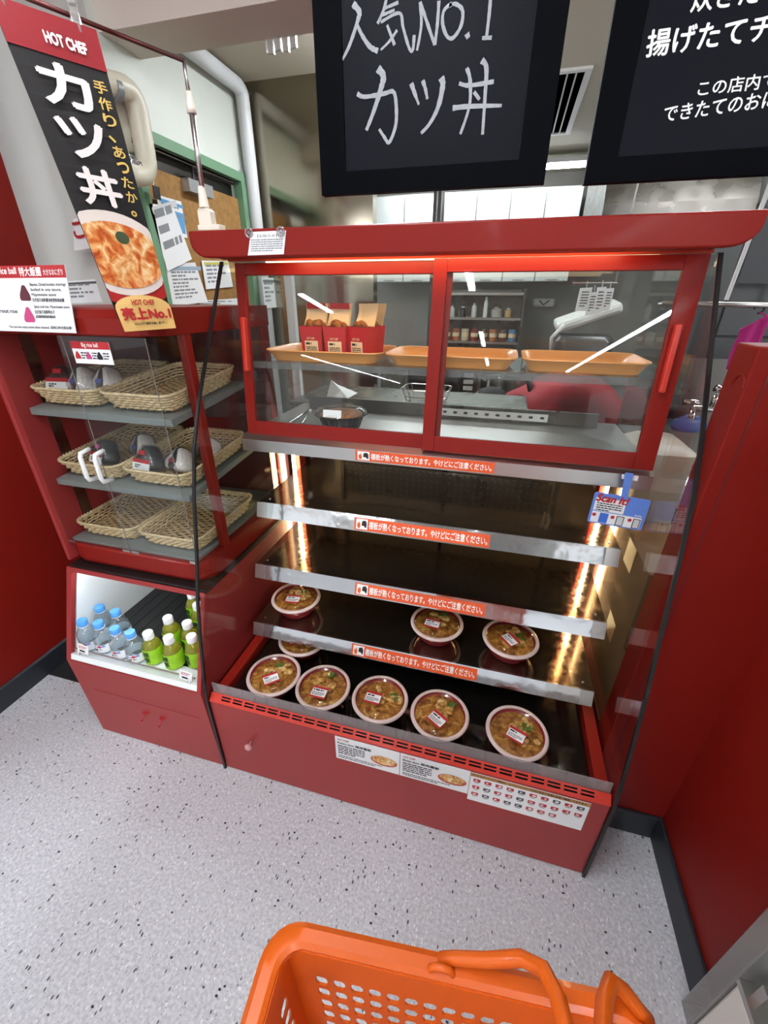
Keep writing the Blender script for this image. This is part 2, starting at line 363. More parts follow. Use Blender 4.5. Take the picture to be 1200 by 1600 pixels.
# lights of the shop and the kitchen
def tube_light(name, label, x0, x1, y0, y1, z, strength, color='#f5f9ff', group=None):
    t = thing(name, label, 'ceiling light', ((x0+x1)/2, (y0+y1)/2, z), group)
    MB().box((x0-0.03, y0-0.03, z), (x1+0.03, y1+0.03, z+0.03)).build('housing', WHITE, t)
    MB().box((x0, y0, z-0.02), (x1, y1, z-0.0005)).build('lamp_tube', emis('lamp_%s_%.1f' % (color[1:], strength), color, strength), t)
G = 'strip lights on the shop ceiling'
ZS = 2.715
tube_light('strip_light', 'white strip light on the shop ceiling directly over the shopper', -0.54, -0.46, -0.75, 0.55, ZS, STORE_TUBE, group=G)
tube_light('strip_light', 'white strip light on the shop ceiling just behind the shopper', -0.54, -0.46, -3.6, -2.4, ZS, STORE_TUBE, group=G)
tube_light('strip_light', 'white strip light on the shop ceiling halfway down the aisle', -0.54, -0.46, -8.4, -6.6, ZS, STORE_TUBE, group=G)
tube_light('strip_light', 'white strip light on the shop ceiling at the far end of the aisle', -0.54, -0.46, -13.0, -10.9, ZS, STORE_TUBE, group=G)
tube_light('strip_light', 'white strip light on the shop ceiling over the left aisle', -3.04, -2.96, -1.4, -0.2, ZS, STORE_TUBE, group=G)
tube_light('strip_light', 'white strip light on the shop ceiling further down the left aisle', -3.04, -2.96, -5.0, -3.8, ZS, STORE_TUBE, group=G)
tube_light('strip_light', 'long unbroken strip light over the right aisle', 2.11, 2.19, -14.0, 0.3, ZS, STORE_TUBE, group=G)
tube_light('strip_light', 'long unbroken strip light far off in the left aisle', -6.94, -6.86, -28.0, -12.0, ZS, STORE_TUBE, group=G)
tube_light('strip_light', 'white strip light on the kitchen ceiling by the door', -0.75, -0.67, 2.1, 3.2, 2.465, KITCHEN_TUBE, group='kitchen strip lights')
tube_light('strip_light', 'white strip light above the kitchen wall cupboards', -1.1, 0.42, 4.28, 4.35, 2.43, KITCHEN_TUBE*0.45, group='kitchen strip lights')
tube_light('strip_light', 'white strip light on the kitchen ceiling over the sink', 0.7, 1.9, 2.4, 2.48, 2.465, KITCHEN_TUBE, group='kitchen strip lights')

# ================================================================== HOT FOOD CASE
GX0, GX1 = -0.785, 0.412
XC = (GX0+GX1)/2
hot = thing('hot_food_case', 'wide red hot food display case with steel shelves and sliding glass doors', 'display case', (XC, 1.18, 0))
prof = [(0, .735), (.345, .735), (.42, .743), (.56, .768), (.70, .797), (.85, .838), (1.0, .873), (1.14, .917), (1.25, .970), (1.35, 1.03), (1.45, 1.09), (1.53, 1.138), (1.588, 1.172)]
for x in (GX0, GX1-0.005):
    sp = MB().prism([(x, y, z+0.002) for z, y in prof] + [(x, 1.62, 1.588), (x, 1.62, 0.002)], (0.005, 0, 0)).build('side_glass', CLEAR_SIDE, hot)
    MB().prism([(x-0.0015, y-0.004, z) for z, y in prof] + [(x-0.0015, y+0.003, z) for z, y in reversed(prof)], (0.008, 0, 0)).build('edge_trim', BLACK, sp)
# base
bx0, bx1 = GX0+0.0075, GX1-0.0075
MB().box((bx0, 0.739, 0.004), (bx1, 0.7465, 0.345)).build('front_panel', RED, hot, bevel=0.0015)
MB().box((bx0, 0.747, 0.05), (bx1, 1.61, 0.30)).build('base_body', BLACK, hot)
MB().box((bx0+0.035, 0.764, 0.30), (bx1-0.035, 1.60, 0.33)).build('base_tray', mat('black_polished_tray', '#5c5855', 0.12, 0.95, bump=0.03, bump_scale=7, rough_var=0.05, var_scale=50), hot, bevel=0.002)
MB().box((bx0, 0.764, 0.301), (bx0+0.034, 1.6, 0.362)).build('side_rail', RED_GLOSS, hot, bevel=0.002)
MB().box((bx1-0.034, 0.764, 0.301), (bx1, 1.6, 0.362)).build('side_rail', RED_GLOSS, hot, bevel=0.002)
vg = MB()
P0, P1 = Vector((bx0, 0.7385, 0.3462)), Vector((bx0, 0.7585, 0.3665))
ux = Vector((bx1-bx0, 0, 0)); vv = P1-P0
def strip_pt(u, v): return P0 + ux*u + vv*v
perf(vg, lambda u, v: strip_pt(0.03+u*0.94, 0.28+v*0.6), 27, 2, hole=0.80, hv=0.6, cut=0.02)
for a, b, c, d in ((0, 0, 1, 0.28), (0, 0.88, 1, 1), (0, 0.28, 0.03, 0.88), (0.97, 0.28, 1, 0.88)):
    vg.quad(strip_pt(a, b), strip_pt(c, b), strip_pt(c, d), strip_pt(a, d))
vg.build('vent_strip', RED_BRIGHT, hot, solid=0.0015)
MB().slab((bx0+0.003, 0.7475, 0.3455), (bx1-bx0-0.006, 0, 0), (0, 0.010, 0.0135), (0, 0.001, -0.001)).build('vent_backing', BLACK, hot)
gd = MB().box((bx0+0.006, 0.7592, 0.345), (bx1-0.004, 0.7620, 0.408)).build('front_guard', ACRYLIC, hot)
for i in range(28):
    x = bx0+0.03+i*0.0415; MB().box((x, 0.7578, 0.368), (x+0.0015, 0.7590, 0.407)).build('guard_rib', ACRYLIC, gd)
MB().lathe([(0.004, 0), (0.004, 0.012), (0.011, 0.016), (0.013, 0.021), (0.009, 0.027), (0.002, 0.029)], 14).build('knob', mat('pinkish_plastic', '#c98f90', 0.3), hot, smooth=True)
kn = [o for o in hot.children if o.name.startswith('knob')][0]
kn.matrix_parent_inverse = Matrix.Identity(4); kn.location = Vector((-0.649, 0.7385, 0.194)) - hot.location; kn.rotation_euler = (math.radians(90), 0, 0)
# ledge under the doors
MB().prism([(GX0+0.008, 1.128, 1.062), (GX0+0.008, 1.128, 1.100), (GX0+0.008, 1.150, 1.113), (GX0+0.008, 1.60, 1.113), (GX0+0.008, 1.60, 1.09), (GX0+0.008, 1.15, 1.09), (GX0+0.008, 1.15, 1.062)], (GX1-GX0-0.016, 0, 0)).build('steel_ledge', STEEL, hot)
# shelves
SH = [('upper', 1.115, 0.888, 0.050), ('middle', 1.050, 0.680, 0.048), ('lower', 0.985, 0.474, 0.046)]
for nm, y, z, lip in SH:
    s = MB().box((-0.742, y+0.004, z-0.014), (0.374, 1.585, z)).build('shelf', SHELF_DARK, hot, bevel=0.001)
    MB().prism([(-0.744, y-0.0165, z-lip), (-0.744, y-0.0015, z+0.0005), (-0.744, y+0.0038, z+0.0005), (-0.744, y+0.0038, z-0.016), (-0.744, y-0.0100, z-lip)], (1.12, 0, 0)).build('shelf_trim', STEEL_POL, s)
    MB().slab((-0.7443, y-0.0165, z-lip+0.0005), (0.038, 0, 0), (0, 0.0147, lip-0.001), (0, -0.0004, 0)).build('trim_end', STEEL, s)
    MB().slab((0.339, y-0.0165, z-lip+0.0005), (0.037, 0, 0), (0, 0.0147, lip-0.001), (0, -0.0004, 0)).build('trim_end', STEEL, s)
    MB().lathe([(0.005, 0), (0.004, 0.002)], 10, c=(-0.715, y+0.03, z)).lathe([(0.005, 0), (0.004, 0.002)], 10, c=(0.35, y+0.03, z)).build('shelf_screw', STEEL_POL, s)
# back of the lower part
MB().box((-0.765, 1.588, 0.33), (0.39, 1.60, 1.088)).build('back_panel', mat('dark_steel_back', '#a39a8c', 0.3, 0.85, bump=0.03, bump_scale=5), hot)
pl = MB()
perf(pl, lambda u, v: Vector((-0.62+u*0.86, 1.5865, 0.91+v*0.13)), 34, 5, hole=0.28, cut=0.3)
pl.build('perforated_panel', STEEL_DULL, hot)
for x in (-0.18, -0.62, 0.25): MB().box((x, 1.575, 0.33), (x+0.014, 1.587, 1.08)).build('back_rib', STEEL_DULL, hot)
sl = MB(); perf(sl, lambda u, v: Vector((-0.60+u*0.82, 1.565+0.0*v, 0.893+v*0.018)), 30, 1, hole=0.5, hv=0.5, cut=0.25); sl.build('slotted_bar', STEEL_DULL, hot, solid=0.002)
for x, sgn in ((-0.770, 1), (0.366, 1)):
    MB().box((x, 1.44, 0.362), (x+0.03, 1.49, 1.062)).build('corner_post', RED_GLOSS, hot)
for x in (-0.761, 0.380):
    MB().box((x, 1.415, 0.375), (x+0.007, 1.430, 1.060)).build('lamp_strip', emis('warm_strip', '#ffdfa6', WARM_STRIP), hot)
# canopy
cx0, cx1 = XC-0.622, XC+0.622
def can(x, y, z): return (x, y, z)
zt, zb = 1.649, 1.590
def canopy_outline(y, z0, z1, r):
    p = [(cx0, y, z1), (cx1, y, z1)]
    p += [(cx1-r*1.0+r*1.0*math.cos(math.radians(a)), y, z0+(z1-z0)*0.62+(z1-z0)*0.62*math.sin(math.radians(a))) for a in (0, -18, -36, -54, -72, -90)]
    p += [(cx0+r*0.9+r*0.9*math.cos(math.radians(a)), y, z0+(z1-z0)*0.62+(z1-z0)*0.62*math.sin(math.radians(a))) for a in (-90, -108, -126, -144, -162, -180)]
    return p
cn = MB().prism(canopy_outline(1.083, zb, zt, 0.05), (0, 0.022, 0)).build('canopy_front', RED_GLOSS, hot, bevel=0.004)
MB().box((cx0+0.004, 1.106, 1.634), (cx1-0.004, 1.66, 1.648)).build('canopy_top', RED_GLOSS, hot)
MB().prism([(cx0+0.06, 1.106, 1.592), (cx0+0.06, 1.128, 1.589), (cx0+0.06, 1.128, 1.597), (cx0+0.06, 1.106, 1.600)], (cx1-cx0-0.12, 0, 0)).build('canopy_lip', RED_GLOSS, hot)
MB().box((XC-0.42, 1.110, 1.612), (XC+0.42, 1.124, 1.622)).build('lamp_strip', emis('canopy_strip', '#ffd09a', CANOPY_STRIP), hot)
MB().box((GX0+0.01, 1.197, 1.589), (GX1-0.01, 1.61, 1.633)).build('canopy_underside', STEEL, hot)
MB().box((GX0+0.01, 1.1895, 1.5895), (GX1-0.01, 1.1965, 1.6335)).build('header_bar', mat('matt_red', '#96301c', 0.7, spec=0.2), hot)
for i in range(2):
    MB().box((XC-0.5, 1.24+0.2*i, 1.578), (XC+0.5, 1.252+0.2*i, 1.5885)).build('lamp_strip', emis('upper_strip', '#ffd9a8', 4.0), hot)
# sliding doors
DB, DT = Vector((0, 1.132, 1.114)), Vector((0, 1.186, 1.588))
dn = Vector((0, (DT-DB).z, -(DT-DB).y)).normalized()
def dpt(x, s, d): p = DB + (DT-DB)*s; return (x, p.y + dn.y*d, p.z + dn.z*d)
def dbar(x0, x1, s0, s1, d0, d1): return MB().hexa([dpt(x0, s0, d0), dpt(x1, s0, d0), dpt(x1, s0, d1), dpt(x0, s0, d1), dpt(x0, s1, d0), dpt(x1, s1, d0), dpt(x1, s1, d1), dpt(x0, s1, d1)])
def door(x0, x1, d0, wl, wr, hx, label):
    d1 = d0+0.013
    dr = dbar(x0+wl+.0005, x1-wr-.0005, 0, 0.088, d0, d1).build('door_frame', RED_GLOSS, hot, bevel=0.0012)
    dr['label'] = label
    dbar(x0+wl+.0005, x1-wr-.0005, 0.938, 1.0, d0, d1).build('top_rail', RED_GLOSS, dr, bevel=0.0012)
    dbar(x0, x0+wl, 0, 1, d0, d1).build('stile', RED_GLOSS, dr, bevel=0.0012)
    dbar(x1-wr, x1, 0, 1, d0, d1).build('stile', RED_GLOSS, dr, bevel=0.0012)
    dbar(x0+wl, x1-wr, 0.088, 0.938, d0+0.004, d0+0.008).build('pane', CLEAR, dr)
    dbar(hx-0.007, hx+0.006, 0.40, 0.71, d0-0.020, d0-0.0002).build('handle', RED_BRIGHT, dr, bevel=0.003)
door(-0.765, -0.150, 0.018, 0.030, 0.034, -0.742, 'left sliding glass door in a red frame')
door(-0.196, 0.398, 0.0, 0.034, 0.046, 0.368, 'right sliding glass door in a red frame')
# upper compartment: rear glass, clear shelf, slotted rail
MB().box((GX0+0.01, 1.600, 1.115), (GX1-0.01, 1.604, 1.588)).build('rear_glass', CLEAR, hot)
MB().box((GX0+0.012, 1.230, 1.318), (GX1-0.012, 1.575, 1.323)).build('clear_shelf', glass('shelf_glass', (0.93, 0.95, 0.95), gain=1.2), hot)
MB().box((GX0+0.012, 1.222, 1.304), (GX1-0.012, 1.229, 1.324)).build('shelf_edge', glass('edge_glass', (0.75, 0.77, 0.77), gain=2.0, rough=0.1, veil=0.25, veil_color='#9a9a98'), hot)
rl = MB(); perf(rl, lambda u, v: Vector((-0.24+u*0.41, 1.52, 1.122+v*0.026)), 11, 1, hole=0.38, hv=0.35, cut=0.2); rl.build('slotted_rail', WHITE, hot, solid=0.003)
MB().box((-0.72, 1.526, 1.114), (0.33, 1.54, 1.158)).build('rear_rail', STEEL_DULL, hot)
# hot shelf warning stickers
OR_ST = mat('orange_sticker', '#e1561f', 0.45)
def warn(c0, w, o, v):
    o = Vector((c0, o[0], o[1])); v = Vector((0, v[0], v[1])); h = v.length; v.normalize(); n = Vector((1, 0, 0)).cross(v)
    st = MB().slab(o, (w, 0, 0), v*h, n*0.0008).build('warning_sticker', OR_ST, hot)
    o = o + n*0.0008; fr = plane_frame(o, (1, 0, 0), v, 0.0003); fr2 = plane_frame(o, (1, 0, 0), v, 0.0006)
    m1 = MB(); rect_into(m1, fr, 0.006, h*0.08, 0.038, h*0.84); m1.build('icon_square', PAPER, st, fix=False)
    m2 = MB(); m2.add([fr2(0.009+a*0.012, h*(0.15+b*0.62)) for a, b in ((.3, 0), (.75, 0), (1, .35), (.85, .7), (.6, 1), (.5, .65), (.2, .8), (0, .35))], [tuple(range(8))]); m2.build('flame_icon', mat('flame_orange', '#d8641c', 0.5), st, fix=False)
    m3 = MB(); m3.add([fr2(0.024+a*0.017, h*(0.35+b*0.5)) for a, b in ((0, .1), (.55, 0), (.7, -.2), (.95, -.25), (1, .5), (.75, .95), (.1, .8))], [tuple(range(7))]); m3.build('glove_icon', INK, st, fix=False)
    lettering('lettering', '棚板が熱くなっております。やけどにご注意ください。', fr, 0.049, h*0.2, w-0.056, h*0.6, WHITE_INK, st, bold=0.025)
warn(-0.394, 0.405, (1.1279, 1.066), (0, 0.032))
for (nm, y, z, lip), c0, w in zip(SH, (-0.396, -0.378, -0.374), (0.422, 0.416, 0.414)):
    k = 0.0155/(lip+0.0005); za = z-lip+0.004; ya = y-0.0170+0.004*k
    warn(c0, w, (ya, za), (k*0.038, 0.038))
# printed labels on the base panel
yb = 0.7388
def base_label(x0, x1, z0, z1):
    return MB().box((x0, yb-0.0012, z0), (x1, yb, z1)).build('menu_label', PAPER, hot), plane_frame((x0, yb-0.0012, z0), (1, 0, 0), (0, 0, 1), 0.0003)
DON = food_mat('food_print', ['#8f4a1c', '#c98a3e', '#e2b978', '#efe0bb'], 90, 0.0)
for (x0, t1, t2, sd) in ((-0.348, 'Katsu-don 猪排蓋飯', 'HOT CHEF', 2), (-0.147, 'Buta-don 豚肉蓋飯', 'HOT CHEF', 5)):
    lb, fr = base_label(x0, x0+0.199, 0.236, 0.340)
    lettering('lettering', t2, fr, 0.008, 0.089, 0.036, 0.007, RED_INK, lb, bold=0.03)
    lettering('lettering', t1, fr, 0.008, 0.073, 0.105, 0.011, INK, lb, bold=0.03)
    ml = MB(); lines_into(ml, fr, 0.008, 0.062, 0.085, 5, 0.0085, 0.0045, sd); lines_into(ml, fr, 0.008, 0.016, 0.14, 2, 0.0075, 0.0035, sd+1); ml.build('small_print', INK, lb, fix=False)
    fr3 = plane_frame((x0, yb-0.0012, 0.236), (1, 0, 0), (0, 0, 1), 0.0005); fr4 = plane_frame((x0, yb-0.0012, 0.236), (1, 0, 0), (0, 0, 1), 0.0007)
    m = MB(); disc_into(m, fr3, 0.152, 0.045, 0.041, 0.022); m.build('bowl_picture', mat('bowl_print', '#b9563c', 0.6), lb, fix=False)
    m = MB(); disc_into(m, fr4, 0.152, 0.048, 0.036, 0.018); m.build('food_picture', DON, lb, fix=False)
lb, fr = base_label(0.0535, 0.360, 0.212, 0.338)
fr2 = plane_frame((0.0535, yb-0.0012, 0.212), (1, 0, 0), (0, 0, 1), 0.0005)
m = MB(); rect_into(m, fr, 0, 0.111, 0.3065, 0.015); m.build('header_band', mat('tan_band', '#b98a55', 0.6), lb, fix=False)
lettering('lettering', 'すべてのホットシェフ商品は、以下のアレルゲンを含む商品と共通の設備で調理しております。', fr2, 0.004, 0.114, 0.296, 0.009, INK, lb, bold=0.02)
icons, marks, darks = MB(), MB(), MB(); rg = random.Random(4)
for r in range(3):
    for c in range(10 if r < 2 else 8):
        x, z = 0.006+c*0.0298, 0.083-r*0.031
        d = (r, c) in ((0, 4), (0, 7), (0, 9), (1, 1), (1, 4), (2, 1), (2, 3), (2, 4))
        ii = MB(); rect_into(ii, fr, x+0.003, z+0.007, 0.019, 0.013); ii.build('allergen_icon', mat('dark_icon_ink', '#4c4a50', 0.6) if d else RED_INK, lb, fix=False)
        disc_into(marks, fr2, x+0.0125+rg.uniform(-.003, .003), z+0.0135, rg.uniform(.003, .006), rg.uniform(.002, .004), 8)
        rect_into(darks, fr2, x+0.006, z+0.002, 0.013, 0.0022)
tag(darks.build('icon_captions', mat('dark_icon_ink', '#4c4a50', 0.6), lb, fix=False), kind='stuff'); tag(marks.build('icon_marks', PAPER, lb, fix=False), kind='stuff')

# notice with two suction cups on the canopy
nt_ = thing('notice_card', 'white printed notice held by suction cups on the red canopy', 'notice', (-0.60, 1.078, 1.59))
nc = [(-0.630, 1.0815, 1.642), (-0.536, 1.0815, 1.6425), (-0.548, 1.0815, 1.5945), (-0.646, 1.0815, 1.5935)]
MB().prism(nc, (0, 0.0008, 0)).build('paper', PAPER, nt_)
nfr = plane_frame((-0.643, 1.0815, 1.594), (1, 0, 0), (0.2, 0, 1), 0.0004)
lettering('lettering', '【お知らせ】', nfr, 0.022, 0.036, 0.052, 0.006, INK, nt_)
m = MB(); lines_into(m, nfr, 0.005, 0.030, 0.086, 6, 0.0045, 0.0024, 9); m.build('small_print', GREY_INK, nt_, fix=False)
for x in (-0.634, -0.549):
    MB().tube([(x+0.009*math.cos(a), 1.0785, 1.640+0.009*math.sin(a)) for a in [2*math.pi*i/16 for i in range(16)]], 0.0025, 6, closed=True).tube([(x, 1.081, 1.640), (x, 1.074, 1.640)], [0.006, 0.003], 10).build('suction_cup', glass('cup_clear', (0.85, 0.85, 0.85), gain=2.0, rough=0.1, veil=0.3, veil_color='#c9c0c0'), nt_, smooth=True)

# hang tag
tg = thing('promo_tag', 'blue and white Scan It card hanging from the steel ledge', 'sign', (0.34, 1.10, 0.958))
ty = 1.1
c4 = [on_y(930, 768, ty), on_y(1018, 782, ty), on_y(1003, 831, ty), on_y(917, 815, ty)]
tu = (c4[1]-c4[0]); tv = (c4[0]-c4[3]); tw, th = tu.length, tv.length; tu.normalize(); tv.normalize()
tfr = plane_frame(c4[3]+Vector((0, -0.001, 0)), tu, tv, 0.0004); tfr2 = plane_frame(c4[3]+Vector((0, -0.001, 0)), tu, tv, 0.0008); tfr3 = plane_frame(c4[3]+Vector((0, -0.001, 0)), tu, tv, 0.0012)
BLUE = mat('tag_blue', '#5f86d8', 0.4)
MB().prism([tuple(c4[3]+tu*p[0]+tv*p[1]) for p in [(q[0]+tw/2, q[1]+th/2) for q in rrect(tw, th, 0.006, 0, 3)]], (0, 0.001, 0)).build('card', BLUE, tg)
MB().prism([tuple(on_y(*p, ty)+Vector((0, -0.0005, 0))) for p in ((977, 738), (990, 740), (981, 777), (970, 775))], (0, 0.0009, 0)).build('strap', BLUE, tg)
MB().prism([on_y(972, 741, 1.1260), on_y(998, 744, 1.1260), on_y(996, 752, 1.1260), on_y(971, 748, 1.1260)], (0, 0.0008, 0)).build('tape', PAPER, tg)
MB().hexa([tuple(on_y(977, 738, ty)), tuple(on_y(990, 740, ty)), tuple(on_y(990, 740, 1.1258)), tuple(on_y(977, 738, 1.1258)), tuple(on_y(977, 741, ty)), tuple(on_y(990, 743, ty)), tuple(on_y(990, 743, 1.1258)), tuple(on_y(977, 741, 1.1258))]).build('strap_fold', BLUE, tg)
m = MB(); rect_into(m, tfr, 0.006, 0.004, tw-0.014, th*0.36); rect_into(m, tfr, 0.006, th*0.43, tw*0.55, th*0.42); m.build('white_panel', PAPER, tg, fix=False)
lettering('lettering', 'Scan It!', tfr2, 0.007, th*0.74, tw*0.55, th*0.22, RED_INK, tg, bold=0.05, shear=0.2)
m = MB(); lines_into(m, tfr2, 0.012, th*0.66, tw*0.46, 4, th*0.07, th*0.035, 3); m.build('small_print', INK, tg, fix=False)
m = MB(); rect_into(m, tfr2, tw*0.19, th*0.06, tw*0.16, th*0.32); m.build('phone_picture', mat('phone_blue', '#3f6fd0', 0.4), tg, fix=False)
for x in (0.06, 0.40, 0.71): m = MB(); disc_into(m, tfr2, tw*x+0.004, th*0.29, 0.005, 0.005, 12); m.build('red_dot', RED_INK, tg, fix=False)
for a, w_ in ((0.50, 0.14), (0.80, 0.13)):
    m = MB(); rect_into(m, tfr2, tw*a, th*0.05, tw*w_, th*0.31); po = m.build('phone_outline', INK, tg, fix=False)
    m = MB(); rect_into(m, tfr3, tw*(a+0.015), th*0.07, tw*(w_-0.03), th*0.27); m.build('phone_screen', mat('screen_print', '#cfd2d2', 0.5), po, fix=False)
lettering('lettering', 'PayPay', tfr2, tw*0.80, th*0.43, tw*0.13, th*0.06, WHITE_INK, tg, bold=0.02)

# ------------------------------------------------------------------ rice bowls with lids
def bowl_parts(root, seed, colors):
    rg = random.Random(seed)
    local_part(MB().lathe([(0.048, 0), (0.052, 0.003), (0.056, 0.006), (0.067, 0.022), (0.0755, 0.044), (0.0795, 0.058), (0.077, 0.058), (0.06, 0.024), (0.03, 0.010)], 32).build('bowl', mat('maroon_plastic', '#7c1a22', 0.18, coat=0.5), smooth=True), root)
    local_part(MB().lathe([(0.0765, 0.056), (0.086, 0.056), (0.088, 0.060), (0.086, 0.0645), (0.078, 0.0655), (0.0765, 0.0625)], 40, capb=False, capt=False).build('lid_rim', mat('lid_rim_plastic', '#d9c3bd', 0.28), smooth=True), root)
    f = MB(); n = 28; rings = []
    for i, r in enumerate((0.006, 0.02, 0.034, 0.048, 0.06, 0.068, 0.0745)):
        ring = []
        for j in range(n):
            a = 2*math.pi*j/n; z = 0.050 + 0.010*math.cos(r/0.0745*1.4) + rg.uniform(-.0022, .0022)*(1 if r < 0.07 else 0)
            ring.append((r*math.cos(a), r*math.sin(a), z))
        rings.append(ring)
    f.loft(rings, capb=True); local_part(f.build('food', food_mat('don_'+str(seed % 3), colors, 55, 0.7), smooth=True), root)
    eg = MB()
    for k in range(9):
        a = rg.uniform(0, 6.28); r = rg.uniform(0, 0.045); eg.lathe([(0.004, 0), (0.012, 0.004), (0.010, 0.009), (0.003, 0.0105)], 9, c=(r*math.cos(a)+0.012, r*math.sin(a)+0.01, 0.055), sx=rg.uniform(.8, 1.6), sy=rg.uniform(.6, 1.1))
    local_part(eg.build('egg_topping', food_mat('egg', ['#8a5a22', '#b88a3e', '#d3b06a', '#e6d8a8'], 70, 0.5), smooth=True), root)
    ga = MB(); gx, gy = rg.uniform(0.005, 0.03), rg.uniform(0.022, 0.042)
    for k in range(7):
        x, y = gx+rg.uniform(-.011, .011), gy+rg.uniform(-.009, .009); ga.slab((x, y, 0.064), (rg.uniform(.006, .012), rg.uniform(-.004, .004), 0.002), (rg.uniform(-.003, .003), rg.uniform(.005, .009), 0.001), (0, 0, 0.002))
    local_part(ga.build('green_garnish', mat('garnish_green', '#4c6a24', 0.5, var=0.5, var_scale=200)), root)
    local_part(MB().lathe([(0.0768, 0.064), (0.072, 0.0715), (0.064, 0.0755), (0.03, 0.0765), (0.002, 0.0767)], 36, capb=False).build('lid', LIDM, smooth=True), root)
    la = rg.uniform(-0.45, 0.35); lx, ly = rg.uniform(-.03, 0.005), rg.uniform(-0.042, -0.026)
    u, v = Vector((math.cos(la), math.sin(la), 0)), Vector((-math.sin(la), math.cos(la), 0)); o = Vector((lx, ly, 0.0770)) - u*0.02 - v*0.015
    lab = local_part(MB().slab(o, u*0.050, v*0.042, (0, 0, 0.0006)).build('price_label', RED_INK), root)
    fr = plane_frame(o+Vector((0, 0, 0.0006)), u, v, 0.0003); fr2 = plane_frame(o+Vector((0, 0, 0.0006)), u, v, 0.0005)
    m = MB(); rect_into(m, fr, 0.0015, 0.006, 0.047, 0.027); local_part(m.build('label_paper', PAPER, fix=False), lab)
    m = MB(); lines_into(m, fr2, 0.005, 0.025, 0.038, 1, 0.005, 0.005, seed); lines_into(m, fr2, 0.004, 0.018, 0.040, 3, 0.0045, 0.0022, seed+7); local_part(m.build('small_print', INK, fix=False), lab)
BOWLS = [
 (-0.620, 1.080, 0.474, 'lidded rice bowl alone at the left end of the lowest steel shelf', 'bowls on the lowest shelf', 0),
 (-0.108, 1.086, 0.474, 'lidded rice bowl near the middle of the lowest steel shelf', 'bowls on the lowest shelf', 1),
 (0.130, 1.076, 0.474, 'lidded rice bowl at the right on the lowest steel shelf', 'bowls on the lowest shelf', 2),
 (-0.606, 0.855, 0.330, 'leftmost lidded rice bowl in the front row on the case floor', 'bowls on the case floor', 3),
 (-0.430, 0.853, 0.330, 'second lidded rice bowl from the left on the case floor', 'bowls on the case floor', 4),
 (-0.242, 0.859, 0.330, 'middle lidded rice bowl of the front row of five', 'bowls on the case floor', 5),
 (-0.055, 0.854, 0.330, 'second lidded rice bowl from the right on the case floor', 'bowls on the case floor', 6),
 (0.168, 0.855, 0.330, 'rightmost lidded rice bowl in the front row on the case floor', 'bowls on the case floor', 7),
 (-0.584, 1.032, 0.330, 'rice bowl half hidden at the back under the lowest shelf', 'bowls on the case floor', 8)]
for x, y, z, lab, grp, s in BOWLS:
    b = thing('rice_bowl', lab, 'rice bowl', (x, y, z+0.0005), grp, rz=[.1, -.1, -.5, .5, .25, -.3, -.15, -.4, 0][s])
    bowl_parts(b, s+11, ['#5a3413', '#8a5a22', '#a87632', '#c9a860'])

# ------------------------------------------------------------------ trays and chicken boxes
TRAY = mat('orange_tray', '#e3a05a', 0.35, coat=0.2)
def tray(x0, x1, y0, y1, label):
    w, d = x1-x0, y1-y0; t = thing('serving_tray', label, 'tray', ((x0+x1)/2, (y0+y1)/2, 1.3235), 'orange serving trays')
    mb = MB().loft([rrect(w*0.86, d*0.84, 0.03, 0.0), rrect(w*0.9, d*0.88, 0.035, 0.010), rrect(w*0.97, d*0.96, 0.04, 0.027), rrect(w, d, 0.042, 0.030), rrect(w*0.995, d*0.99, 0.042, 0.033), rrect(w*0.95, d*0.93, 0.038, 0.029), rrect(w*0.885, d*0.86, 0.033, 0.012), rrect(w*0.85, d*0.83, 0.03, 0.004)], capb=True, capt=True)
    local_part(mb.build('tray_body', TRAY, smooth='auto'), t); return t
tray(-0.738, -0.352, 1.245, 1.50, 'orange tray holding the red chicken cartons')
tray(-0.345, 0.038, 1.245, 1.50, 'empty orange tray behind the middle door stile')
tray(0.048, 0.372, 1.245, 1.50, 'empty orange tray at the right end of the clear shelf')
CART = mat('red_carton', '#b52025', 0.4); CREAM = mat('cream_card', '#ead0a6', 0.6)
CHICK = food_mat('fried_chicken', ['#5d2f10', '#9a5a20', '#b9792f'], 80, 1.0)
